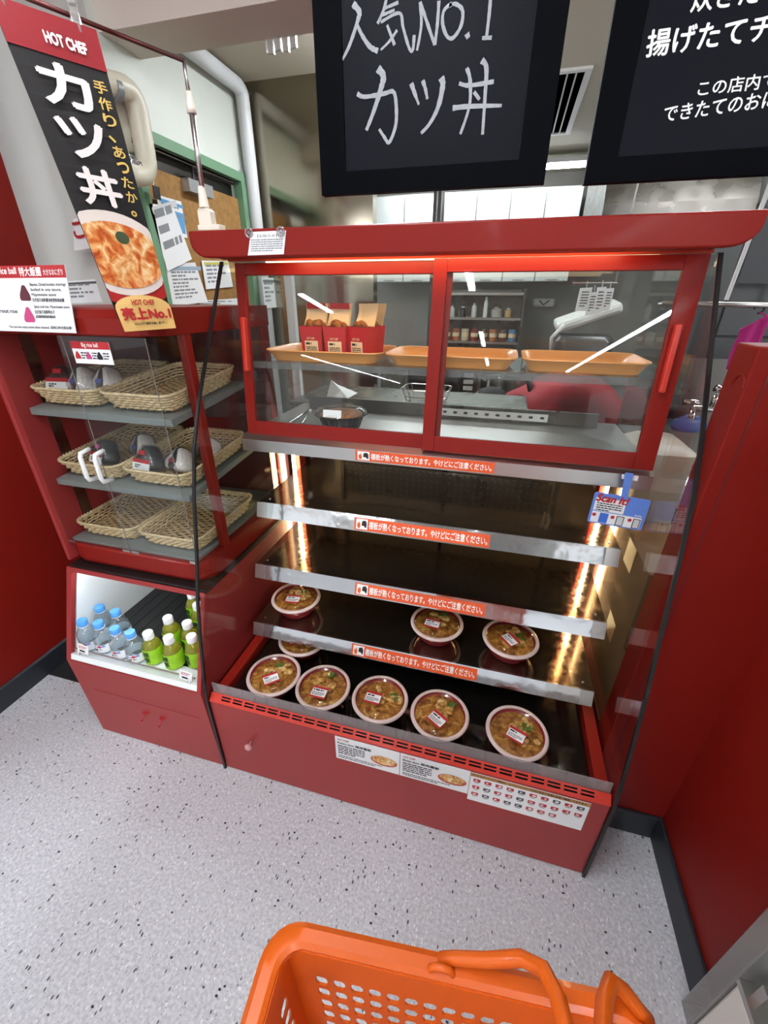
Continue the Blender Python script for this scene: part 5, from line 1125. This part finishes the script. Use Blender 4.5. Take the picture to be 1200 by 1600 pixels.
CHR = mat('chrome', '#cfcfcf', 0.08, 1.0)
ta = on_y(1112, 640, 1.85); tb = on_y(1083, 638, 1.80); tc_ = on_y(1080, 655, 1.78)
MB().tube([on_y(1145, 636, 1.85), ta, tb, tc_+Vector((0, 0, 0.01)), tc_], 0.012, 10).build('spout', CHR, tap, smooth=True)
MB().tube([on_y(1100, 630, 1.85), on_y(1068, 628, 1.85)], 0.012, 10).tube([ta, ta+Vector((0, 0, 0.06))], [0.014, 0.010], 10).build('valve', CHR, tap, smooth=True)
MB().tube([on_y(1118, 606, 1.84), on_y(1132, 612, 1.84)], [0.014, 0.01], 10).build('tap_lever', CHR, tap, smooth=True)
sk = thing('kitchen_sink', 'stainless sink counter under the tap', 'sink', (0.9, 1.75, 0))
MB().box((0.50, 1.66, 0.0), (1.5, 1.95, 0.80)).build('sink_cabinet', STEEL_DULL, sk)
MB().loft([rrect(1.02, 0.30, 0.03, 0.801, cx=1.0, cy=1.80), rrect(1.02, 0.30, 0.03, 0.84, cx=1.0, cy=1.80), rrect(0.8, 0.2, 0.04, 0.84, cx=1.0, cy=1.80), rrect(0.76, 0.17, 0.04, 0.805, cx=1.0, cy=1.80)], capb=True, capt=True).build('basin', STEEL, sk)
MB().box((0.50, 1.955, 0.80), (1.5, 1.965, 1.30)).build('splashback', STEEL_DULL, sk)
bg = thing('blue_bag', 'blue plastic bag hanging under the kitchen tap', 'bag', (0.60, 1.85, 1.1))
bm = on_y(1076, 664, 1.88)
MB().lathe([(0.006, -0.03), (0.035, -0.025), (0.05, 0.0), (0.04, 0.02), (0.015, 0.04)], 12, c=tuple(bm), sx=1.4, sy=0.5).build('bag_body', mat('blue_plastic', '#3a64a8', 0.3), bg, smooth=True)
MB().tube([bm+Vector((0, 0, 0.04)), bm+Vector((0.03, -0.02, 0.09))], 0.004, 6).build('bag_tie', mat('blue_plastic'), bg)
# cardboard boxes behind the right side glass
CARD = mat('cardboard', '#6b4e31', 0.8, var=0.06, var_scale=5); CINK = mat('carton_print', '#6b2f22', 0.8)
for k, (x0, y0, z0, h, lab) in enumerate(((0.436, 1.04, 0.0, 0.30, 'bottom brown cardboard box behind the right side glass'), (0.440, 1.035, 0.301, 0.30, 'middle brown cardboard box behind the right side glass'), (0.434, 1.045, 0.602, 0.26, 'top brown cardboard box behind the right side glass'))):
    t = thing('cardboard_box', lab, 'box', (x0+0.22, y0+0.16, z0), 'stacked cardboard boxes')
    MB().box((x0, y0, z0), (x0+0.44, y0+0.32, z0+h)).build('box_body', CARD, t, bevel=0.002)
    MB().box((x0-0.0008, y0+0.12, z0+h-0.08), (x0-0.0002, y0+0.2, z0+h)).build('packing_tape', mat('brown_tape', '#a98a5c', 0.3), t)
    f = plane_frame((x0-0.0006, y0+0.31, z0+0.05), (0, -1, 0), (0, 0, 1), 0.0004)
    m = MB()
    for a, b, c, d in ((0.02, 0.02, 0.08, 0.004), (0.02, 0.056, 0.08, 0.004), (0.02, 0.024, 0.004, 0.032), (0.096, 0.024, 0.004, 0.032)): rect_into(m, f, a, b, c, d)
    m.build('box_print', CINK, t, fix=False)
# beige chair back and white bag near the case
bn2 = thing('beige_bin', 'beige plastic bin beside the hot case', 'bin', (0.52, 1.42, 0.6))
MB().loft([rrect(0.15, 0.2, 0.03, 0.0, cx=0.515, cy=1.50), rrect(0.17, 0.22, 0.035, 1.05, cx=0.515, cy=1.50), rrect(0.18, 0.23, 0.04, 1.06, cx=0.515, cy=1.50), rrect(0.18, 0.23, 0.04, 1.08, cx=0.515, cy=1.50), rrect(0.12, 0.17, 0.03, 1.10, cx=0.515, cy=1.50)], capb=True, capt=True).build('bin_body', mat('beige_plastic', '#b5a897', 0.45), bn2, smooth='auto')
# work tables
wt = thing('work_table', 'long stainless work table behind the hot case', 'table', (-0.3, 2.9, 0))
MB().box((-0.75, 2.75, 0.84), (0.9, 3.35, 0.88)).build('table_top', STEEL, wt, bevel=0.004)
MB().box((-0.72, 2.78, 0.25), (0.87, 3.32, 0.27)).build('lower_shelf', STEEL_DULL, wt)
for x in (-0.71, 0.83):
    for y in (2.79, 3.29): MB().tube([(x, y, 0), (x, y, 0.8395)], 0.02, 10).build('leg', STEEL, wt)
bk = thing('fryer_unit', 'dark steel kitchen unit under the wall shelf', 'kitchen unit', (-0.25, 4.55, 0))
MB().box((-1.2, 4.3, 0), (0.7, 4.85, 0.92)).build('unit_body', mat('dark_unit', '#45433f', 0.4, 0.6), bk)
for k in range(4): MB().box((-1.18+k*0.47, 4.285, 0.2), (-0.74+k*0.47, 4.2995, 0.85)).build('unit_door', STEEL_DULL, bk, bevel=0.003)
ws = thing('wall_shelf', 'grey two tier wall shelf at the back of the kitchen', 'shelf', (-0.26, 4.6, 1.33))
MB().box((-0.62, 4.35, 1.325), (0.10, 4.7, 1.345)).build('shelf_board', STEEL, ws); MB().box((-0.62, 4.35, 1.53), (0.10, 4.7, 1.55)).build('shelf_board', STEEL, ws)
MB().box((-0.62, 4.35, 1.12), (0.10, 4.7, 1.14)).build('shelf_board', STEEL, ws)
for x in (-0.64, 0.1005): MB().box((x, 4.35, 1.05), (x+0.018, 4.7, 1.58)).build('shelf_side', STEEL_DULL, ws)
MB().box((-0.64, 4.7005, 1.05), (0.12, 4.72, 1.58)).build('shelf_back', STEEL_DULL, ws)
kinds = [('#d8d8d2', .028, .10), ('#3c3a36', .03, .09), ('#e6e4dc', .024, .12), ('#f1f1ee', .02, .17), ('#b9b4a8', .05, .09), ('#caa772', .03, .08)]
names = ['grey jar', 'dark jar', 'white flask', 'tall white bottle', 'wide pale pot', 'amber jar']
for k in range(6):
    c, r, h = kinds[k]; x = -0.54+k*0.105
    t = thing('kitchen_jar', names[k]+' standing on the upper board of the kitchen wall shelf', 'jar', (x, 4.45, 1.3455), 'jars on the kitchen wall shelf')
    local_part(MB().lathe([(r*.9, 0), (r, .005), (r, h*.7), (r*.6, h*.85), (r*.5, h*.88)], 14).build('jar_body', mat('jar_'+c[1:], c, 0.3), smooth='auto'), t)
    local_part(MB().lathe([(r*.55, h*.88), (r*.55, h), (r*.3, h*1.02)], 12).build('jar_lid', WHITE if k % 2 else STEEL, smooth='auto'), t)
for k in range(8):
    x = -0.57+k*0.088; c = ['#7a3a22', '#a3562f', '#c9b9a2', '#8a3026', '#6e4a30', '#b06a3a', '#5a3424', '#4d7fa8'][k]
    t = thing('spice_tin', 'small %s tin, %s from the left on the lowest kitchen shelf board' % (['dark brown', 'rust', 'cream', 'brick red', 'walnut', 'orange brown', 'chocolate', 'blue'][k], ['first', 'second', 'third', 'fourth', 'fifth', 'sixth', 'seventh', 'eighth'][k]), 'tin', (x, 4.43, 1.1405), 'tins on the kitchen wall shelf')
    local_part(MB().lathe([(0.034, 0), (0.036, .004), (0.036, .10), (0.034, .104)], 14).build('tin_body', mat('tin_'+c[1:], c, 0.35), smooth='auto'), t)
    local_part(MB().lathe([(0.0365, .035), (0.0365, .07)], 14, capb=False, capt=False).build('tin_label', CREAM, smooth=True), t)
pd = thing('towel_dispenser', 'white paper towel dispenser on the kitchen rear wall', 'dispenser', (0.37, 4.85, 1.42))
pa = on_y(833, 466, 4.82); pb = on_y(866, 480, 4.82)
MB().box((pa.x, 4.78, pb.z), (pb.x, 4.8995, pa.z)).build('dispenser_body', mat('pale_grey', '#c3c1bb', 0.4), pd, bevel=0.02)
MB().tube([(pa.x+0.06, 4.778, pa.z-0.02), (pa.x+0.10, 4.77, pb.z+0.02), (pa.x+0.15, 4.778, pa.z-0.02)], 0.006, 6).build('dispenser_handle', BLACK, pd)
# clip files hanging by the post on the right
YF = 2.6
for k, (xa, xb, yt, yb_) in enumerate(((903, 922, 450, 486), (918, 931, 457, 493), (930, 944, 449, 491), (943, 956, 451, 486))):
    P = [on_y(xa+4, yt, YF), on_y(xb+4, yt-1, YF), on_y(xb-4, yb_, YF), on_y(xa-4, yb_, YF)]
    t = thing('clip_file', ['leftmost wide white', 'second narrow white', 'third printed', 'rightmost narrow white'][k]+' file hanging in the kitchen seen through the right door', 'file', tuple(P[3]), 'files hanging in the kitchen')
    MB().prism(P, (0, 0.012, 0)).build('file_cover', PAPER, t)
    o = P[3]; u = P[2]-P[3]; v = P[0]-P[3]; m = MB(); lines_into(m, lambda a, b: o+u*a+v*b+Vector((0, -0.0006, 0)), 0.2, 0.8, 0.6, 6, 0.12, 0.05, k); m.build('small_print', INK, t, fix=False)
    MB().tube([P[0].lerp(P[1], .5), P[0].lerp(P[1], .5)+Vector((0, 0.01, 0.03))], 0.003, 5).build('file_hook', STEEL, t)
hrl = thing('file_rail', 'thin rail carrying the hanging files', 'rail', tuple(on_y(925, 440, 2.62)))
MB().tube([on_y(895, 442, 2.612)+Vector((0, 0, 0.0)), on_y(965, 442, 2.612)], 0.004, 6).build('rail_bar', STEEL, hrl); MB().tube([on_y(962, 442, 2.612), on_y(962, 442, 2.612)+Vector((0, 0, 0.9))], 0.004, 6).build('rail_hanger', STEEL, hrl)
# white appliance (rice cooker lid) on the table
apx = on_y(915, 528, 2.85)
ap = thing('rice_cooker', 'white kitchen appliance with its lid raised behind the trays', 'appliance', (apx.x, 2.95, 0.88))
MB().loft([rrect(0.30, 0.28, 0.05, 0.8805, cx=apx.x, cy=2.95), rrect(0.33, 0.31, 0.06, 1.10, cx=apx.x, cy=2.95), rrect(0.33, 0.31, 0.06, 1.28, cx=apx.x, cy=2.95), rrect(0.28, 0.26, 0.06, 1.31, cx=apx.x, cy=2.95)], capb=True, capt=True).build('cooker_body', mat('dark_appliance', '#3b3a39', 0.3), ap, smooth='auto')
MB().slab(Vector((apx.x-0.16, 2.84, 1.315)), (0.33, 0, 0.12), (0, 0.24, 0.02), (-0.02, 0, 0.055)).build('cooker_lid', mat('appliance_white', '#cfcfca', 0.3), ap, bevel=0.02)
MB().tube([(apx.x-0.18, 2.83, 1.22), (apx.x-0.19, 2.82, 1.30), (apx.x-0.13, 2.82, 1.37)], 0.010, 8).build('carry_handle', mat('appliance_white'), ap, smooth=True)
# white column seen through the left door
wc = thing('white_post', 'white square post seen through the left sliding door', 'post', (-0.98, 2.0, 0))
wa = on_y(443, 435, 1.9); wb_ = on_y(455, 435, 1.9)
MB().box((wa.x, 1.9, 0), (wb_.x, 1.93, 1.60)).build('post_body', WHITE, wc)
MB().box((wa.x-0.012, 1.895, 0), (wa.x-0.001, 1.935, 1.60)).build('post_edge', mat('copper_edge', '#b98a50', 0.3, 0.8), wc)
# white cloth and tray on the table behind
wcl = thing('white_cloth', 'crumpled white cloth lying in the kitchen behind the left door', 'cloth', tuple(on_y(520, 615, 1.75)))
k0 = on_y(510, 622, 1.75)
m = MB(); m.add([k0, k0+Vector((0.10, 0.0, 0.005)), k0+Vector((0.13, 0.05, 0.02)), k0+Vector((0.03, 0.06, 0.05)), k0+Vector((0.02, 0.02, 0.075)), k0+Vector((0.06, 0.03, 0.03))], [(0, 1, 5), (1, 2, 5), (2, 3, 5), (3, 4, 5), (4, 0, 5), (0, 3, 2, 1), (0, 4, 3)]); m.build('cloth_fold', PAPER, wcl, solid=0.002)
ct = thing('side_counter', 'low steel counter directly behind the hot case', 'counter', (-0.35, 1.85, 0))
MB().box((-0.86, 1.68, 0.0), (0.10, 2.05, k0.z-0.022)).build('counter_body', STEEL_DULL, ct)
MB().box((-0.88, 1.66, k0.z-0.0215), (0.12, 2.07, k0.z-0.003)).build('counter_top', STEEL_DULL, ct, bevel=0.003)

# more kitchen things behind the sliding doors
sheet([(409, 434), (430, 434), (434, 480), (414, 482)], 'framed sheet with rows of photos seen through the left door', 'paper', 5, '#6d7478', xx=XK+0.09)
mw = thing('microwave_oven', 'dark microwave oven on the kitchen work table', 'microwave', (-0.38, 3.0, 0.88))
MB().box((-0.62, 2.84, 0.884), (-0.14, 3.2, 1.19)).build('oven_body', mat('oven_grey', '#5a5956', 0.35, 0.5), mw, bevel=0.008)
MB().box((-0.60, 2.825, 0.905), (-0.27, 2.8395, 1.17)).build('oven_door', mat('oven_black', '#1b1b1b', 0.15), mw, bevel=0.004)
MB().box((-0.255, 2.83, 0.905), (-0.155, 2.8395, 1.17)).build('control_panel', STEEL_DULL, mw)
for k in range(4): MB().box((-0.235, 2.824, 0.93+k*0.04), (-0.175, 2.8295, 0.955+k*0.04)).build('button', mat('button_grey', '#b9b9b5', 0.4), mw)
for x in (-0.60, -0.18): MB().box((x, 2.86, 0.8802), (x+0.03, 3.18, 0.8838)).build('foot', BLACK, mw)
wbk = thing('wire_basket', 'empty wire basket on the low counter behind the left door', 'wire basket', (-0.30, 1.78, k0.z))
wz = k0.z-0.0025
for h, q in ((0.002, 0.8), (0.03, 0.9), (0.06, 1.0)): MB().tube([(p[0]-0.30, p[1]+1.80, p[2]) for p in rrect(0.2*q, 0.14*q, 0.03, wz+h+0.003, 4)], 0.002, 5, closed=True).build('wire_ring', STEEL, wbk)
ba, bb = rrect(0.16, 0.112, 0.025, wz+0.005, 4), rrect(0.2, 0.14, 0.03, wz+0.063, 4)
for k in range(0, len(ba), 2): MB().tube([(ba[k][0]-0.30, ba[k][1]+1.80, ba[k][2]), (bb[k][0]-0.30, bb[k][1]+1.80, bb[k][2])], 0.0015, 4).build('wire_upright', STEEL, wbk)
tn = thing('serving_tongs', 'steel serving tongs lying in the upper compartment', 'tongs', (-0.66, 1.3, 1.1135))
for sg in (-1, 1): MB().tube([(-0.69, 1.45, 1.121), (-0.675+0.012*sg, 1.38, 1.121), (-0.66+0.022*sg, 1.28, 1.120), (-0.655+0.012*sg, 1.235, 1.118)], [0.004, 0.005, 0.005, 0.003], 6).build('tong_arm', STEEL_POL, tn, smooth=True)
MB().lathe([(0.010, 0), (0.011, 0.006), (0.008, 0.012)], 10, c=(-0.69, 1.452, 1.1142)).build('tong_hinge', STEEL, tn)
for k, (x, y, r, h, lab) in enumerate(((0.12, 3.05, 0.11, 0.17, 'larger steel pot on the kitchen work table'), (-0.02, 3.22, 0.08, 0.12, 'smaller steel pot beside the microwave'))):
    t = thing('cooking_pot', lab, 'pot', (x, y, 0.8805), 'steel pots on the work table')
    local_part(MB().lathe([(r*.95, 0), (r, .006), (r, h), (r*1.04, h+.004), (r*.97, h+.002), (r*.93, .01)], 24).build('pot_body', STEEL, smooth='auto'), t)
    for sg in (-1, 1): local_part(MB().tube([(sg*r, -0.03, h*.8), (sg*(r+.03), -0.025, h*.82), (sg*(r+.03), 0.025, h*.82), (sg*r, 0.03, h*.8)], 0.006, 6).build('pot_handle', STEEL, smooth=True), t)
cord = thing('white_cable', 'white power cable looping down behind the right door', 'cable', tuple(on_y(880, 690, 1.57)))
MB().tube([on_y(877, 652, 1.575), on_y(884, 668, 1.575), on_y(886, 684, 1.575), on_y(878, 697, 1.575)], 0.004, 8).build('cable_run', WHITE, cord, smooth=True)
MB().tube([on_y(872, 652, 1.578), on_y(876, 672, 1.578), on_y(873, 697, 1.578)], 0.0025, 6).build('thin_lead', WHITE, cord, smooth=True)

# ================================================================== PERSON bending in the kitchen
def skin_mesh(name, verts, edges, radii, m, parent, root=0, sub=2):
    me = bpy.data.meshes.new(name); me.from_pydata(verts, edges, []); o = bpy.data.objects.new(name, me); COL.objects.link(o)
    md = o.modifiers.new('skin', 'SKIN'); md.use_smooth_shade = True
    if not me.skin_vertices: me.skin_vertices.new()
    for i, v in enumerate(me.skin_vertices[0].data):
        r = radii[i]; v.radius = r if isinstance(r, tuple) else (r, r); v.use_root = (i == root)
    sb_ = o.modifiers.new('sub', 'SUBSURF'); sb_.levels = sub; sb_.render_levels = sub
    dg = bpy.context.evaluated_depsgraph_get(); dg.update(); ev = o.evaluated_get(dg); me2 = bpy.data.meshes.new_from_object(ev)
    o.modifiers.clear(); o.data = me2; me2.materials.clear(); me2.materials.append(m)
    for p in me2.polygons: p.use_smooth = True
    o.name = name; attach(o, parent); return o
PY = 2.40
ps = thing('person', 'person in a red jacket bending over the kitchen counter', 'person', (0.62, PY, 0))
V = [(0.60, PY, 0.90), (0.50, PY, 1.00), (0.34, PY, 1.08), (0.17, PY-0.02, 1.06), (0.09, PY-0.03, 1.02), (0.00, PY-0.03, 0.98),
     (0.18, PY-0.19, 1.02), (0.10, PY-0.24, 0.78), (-0.06, PY-0.22, 0.62), (-0.12, PY-0.21, 0.58),
     (0.18, PY+0.16, 1.02), (0.08, PY+0.20, 0.78), (-0.06, PY+0.15, 0.62), (-0.12, PY+0.14, 0.58),
     (0.62, PY-0.10, 0.84), (0.58, PY-0.11, 0.48), (0.64, PY-0.11, 0.09), (0.52, PY-0.11, 0.045),
     (0.62, PY+0.10, 0.84), (0.58, PY+0.11, 0.48), (0.64, PY+0.11, 0.09), (0.52, PY+0.11, 0.045)]
E_ = [(0, 1), (1, 2), (2, 3), (3, 4), (4, 5), (3, 6), (6, 7), (7, 8), (8, 9), (3, 10), (10, 11), (11, 12), (12, 13), (0, 14), (14, 15), (15, 16), (16, 17), (0, 18), (18, 19), (19, 20), (20, 21)]
Rr_ = [0.15, 0.14, 0.15, 0.13, 0.06, 0.055, 0.075, 0.05, 0.038, 0.03, 0.075, 0.05, 0.038, 0.03, 0.10, 0.065, 0.045, 0.04, 0.10, 0.065, 0.045, 0.04]
skin_mesh('body', V, E_, Rr_, mat('red_jacket', '#a02430', 0.7), ps)
HC = Vector((-0.055, PY-0.03, 0.965))
MB().lathe([(0.02, -0.115), (0.06, -0.10), (0.078, -0.05), (0.085, 0.0), (0.08, 0.05), (0.055, 0.09), (0.015, 0.105)], 18, c=tuple(HC), sx=1.12, sy=0.9).lathe([(0.006, -0.01), (0.012, 0.0), (0.006, 0.012)], 8, c=(HC.x-0.098, HC.y, HC.z-0.02)).build('head', mat('skin', '#c49a7c', 0.5), ps, smooth=True)
MB().lathe([(0.082, -0.03), (0.09, 0.0), (0.086, 0.05), (0.06, 0.095), (0.015, 0.112)], 18, c=tuple(HC+Vector((0.012, 0, 0.004))), sx=1.12, sy=0.94).build('cap', mat('black_cap', '#19191b', 0.7), ps, smooth=True)
MB().tube([(0.16, PY-0.165, 1.06), (0.13, PY-0.13, 1.14), (0.12, PY, 1.185), (0.13, PY+0.13, 1.14)], 0.014, 8).build('collar_stripe', BLACK, ps, smooth=True)

if FONT_OBJ is not None:
    cu = FONT_OBJ.data; bpy.data.objects.remove(FONT_OBJ); bpy.data.curves.remove(cu)
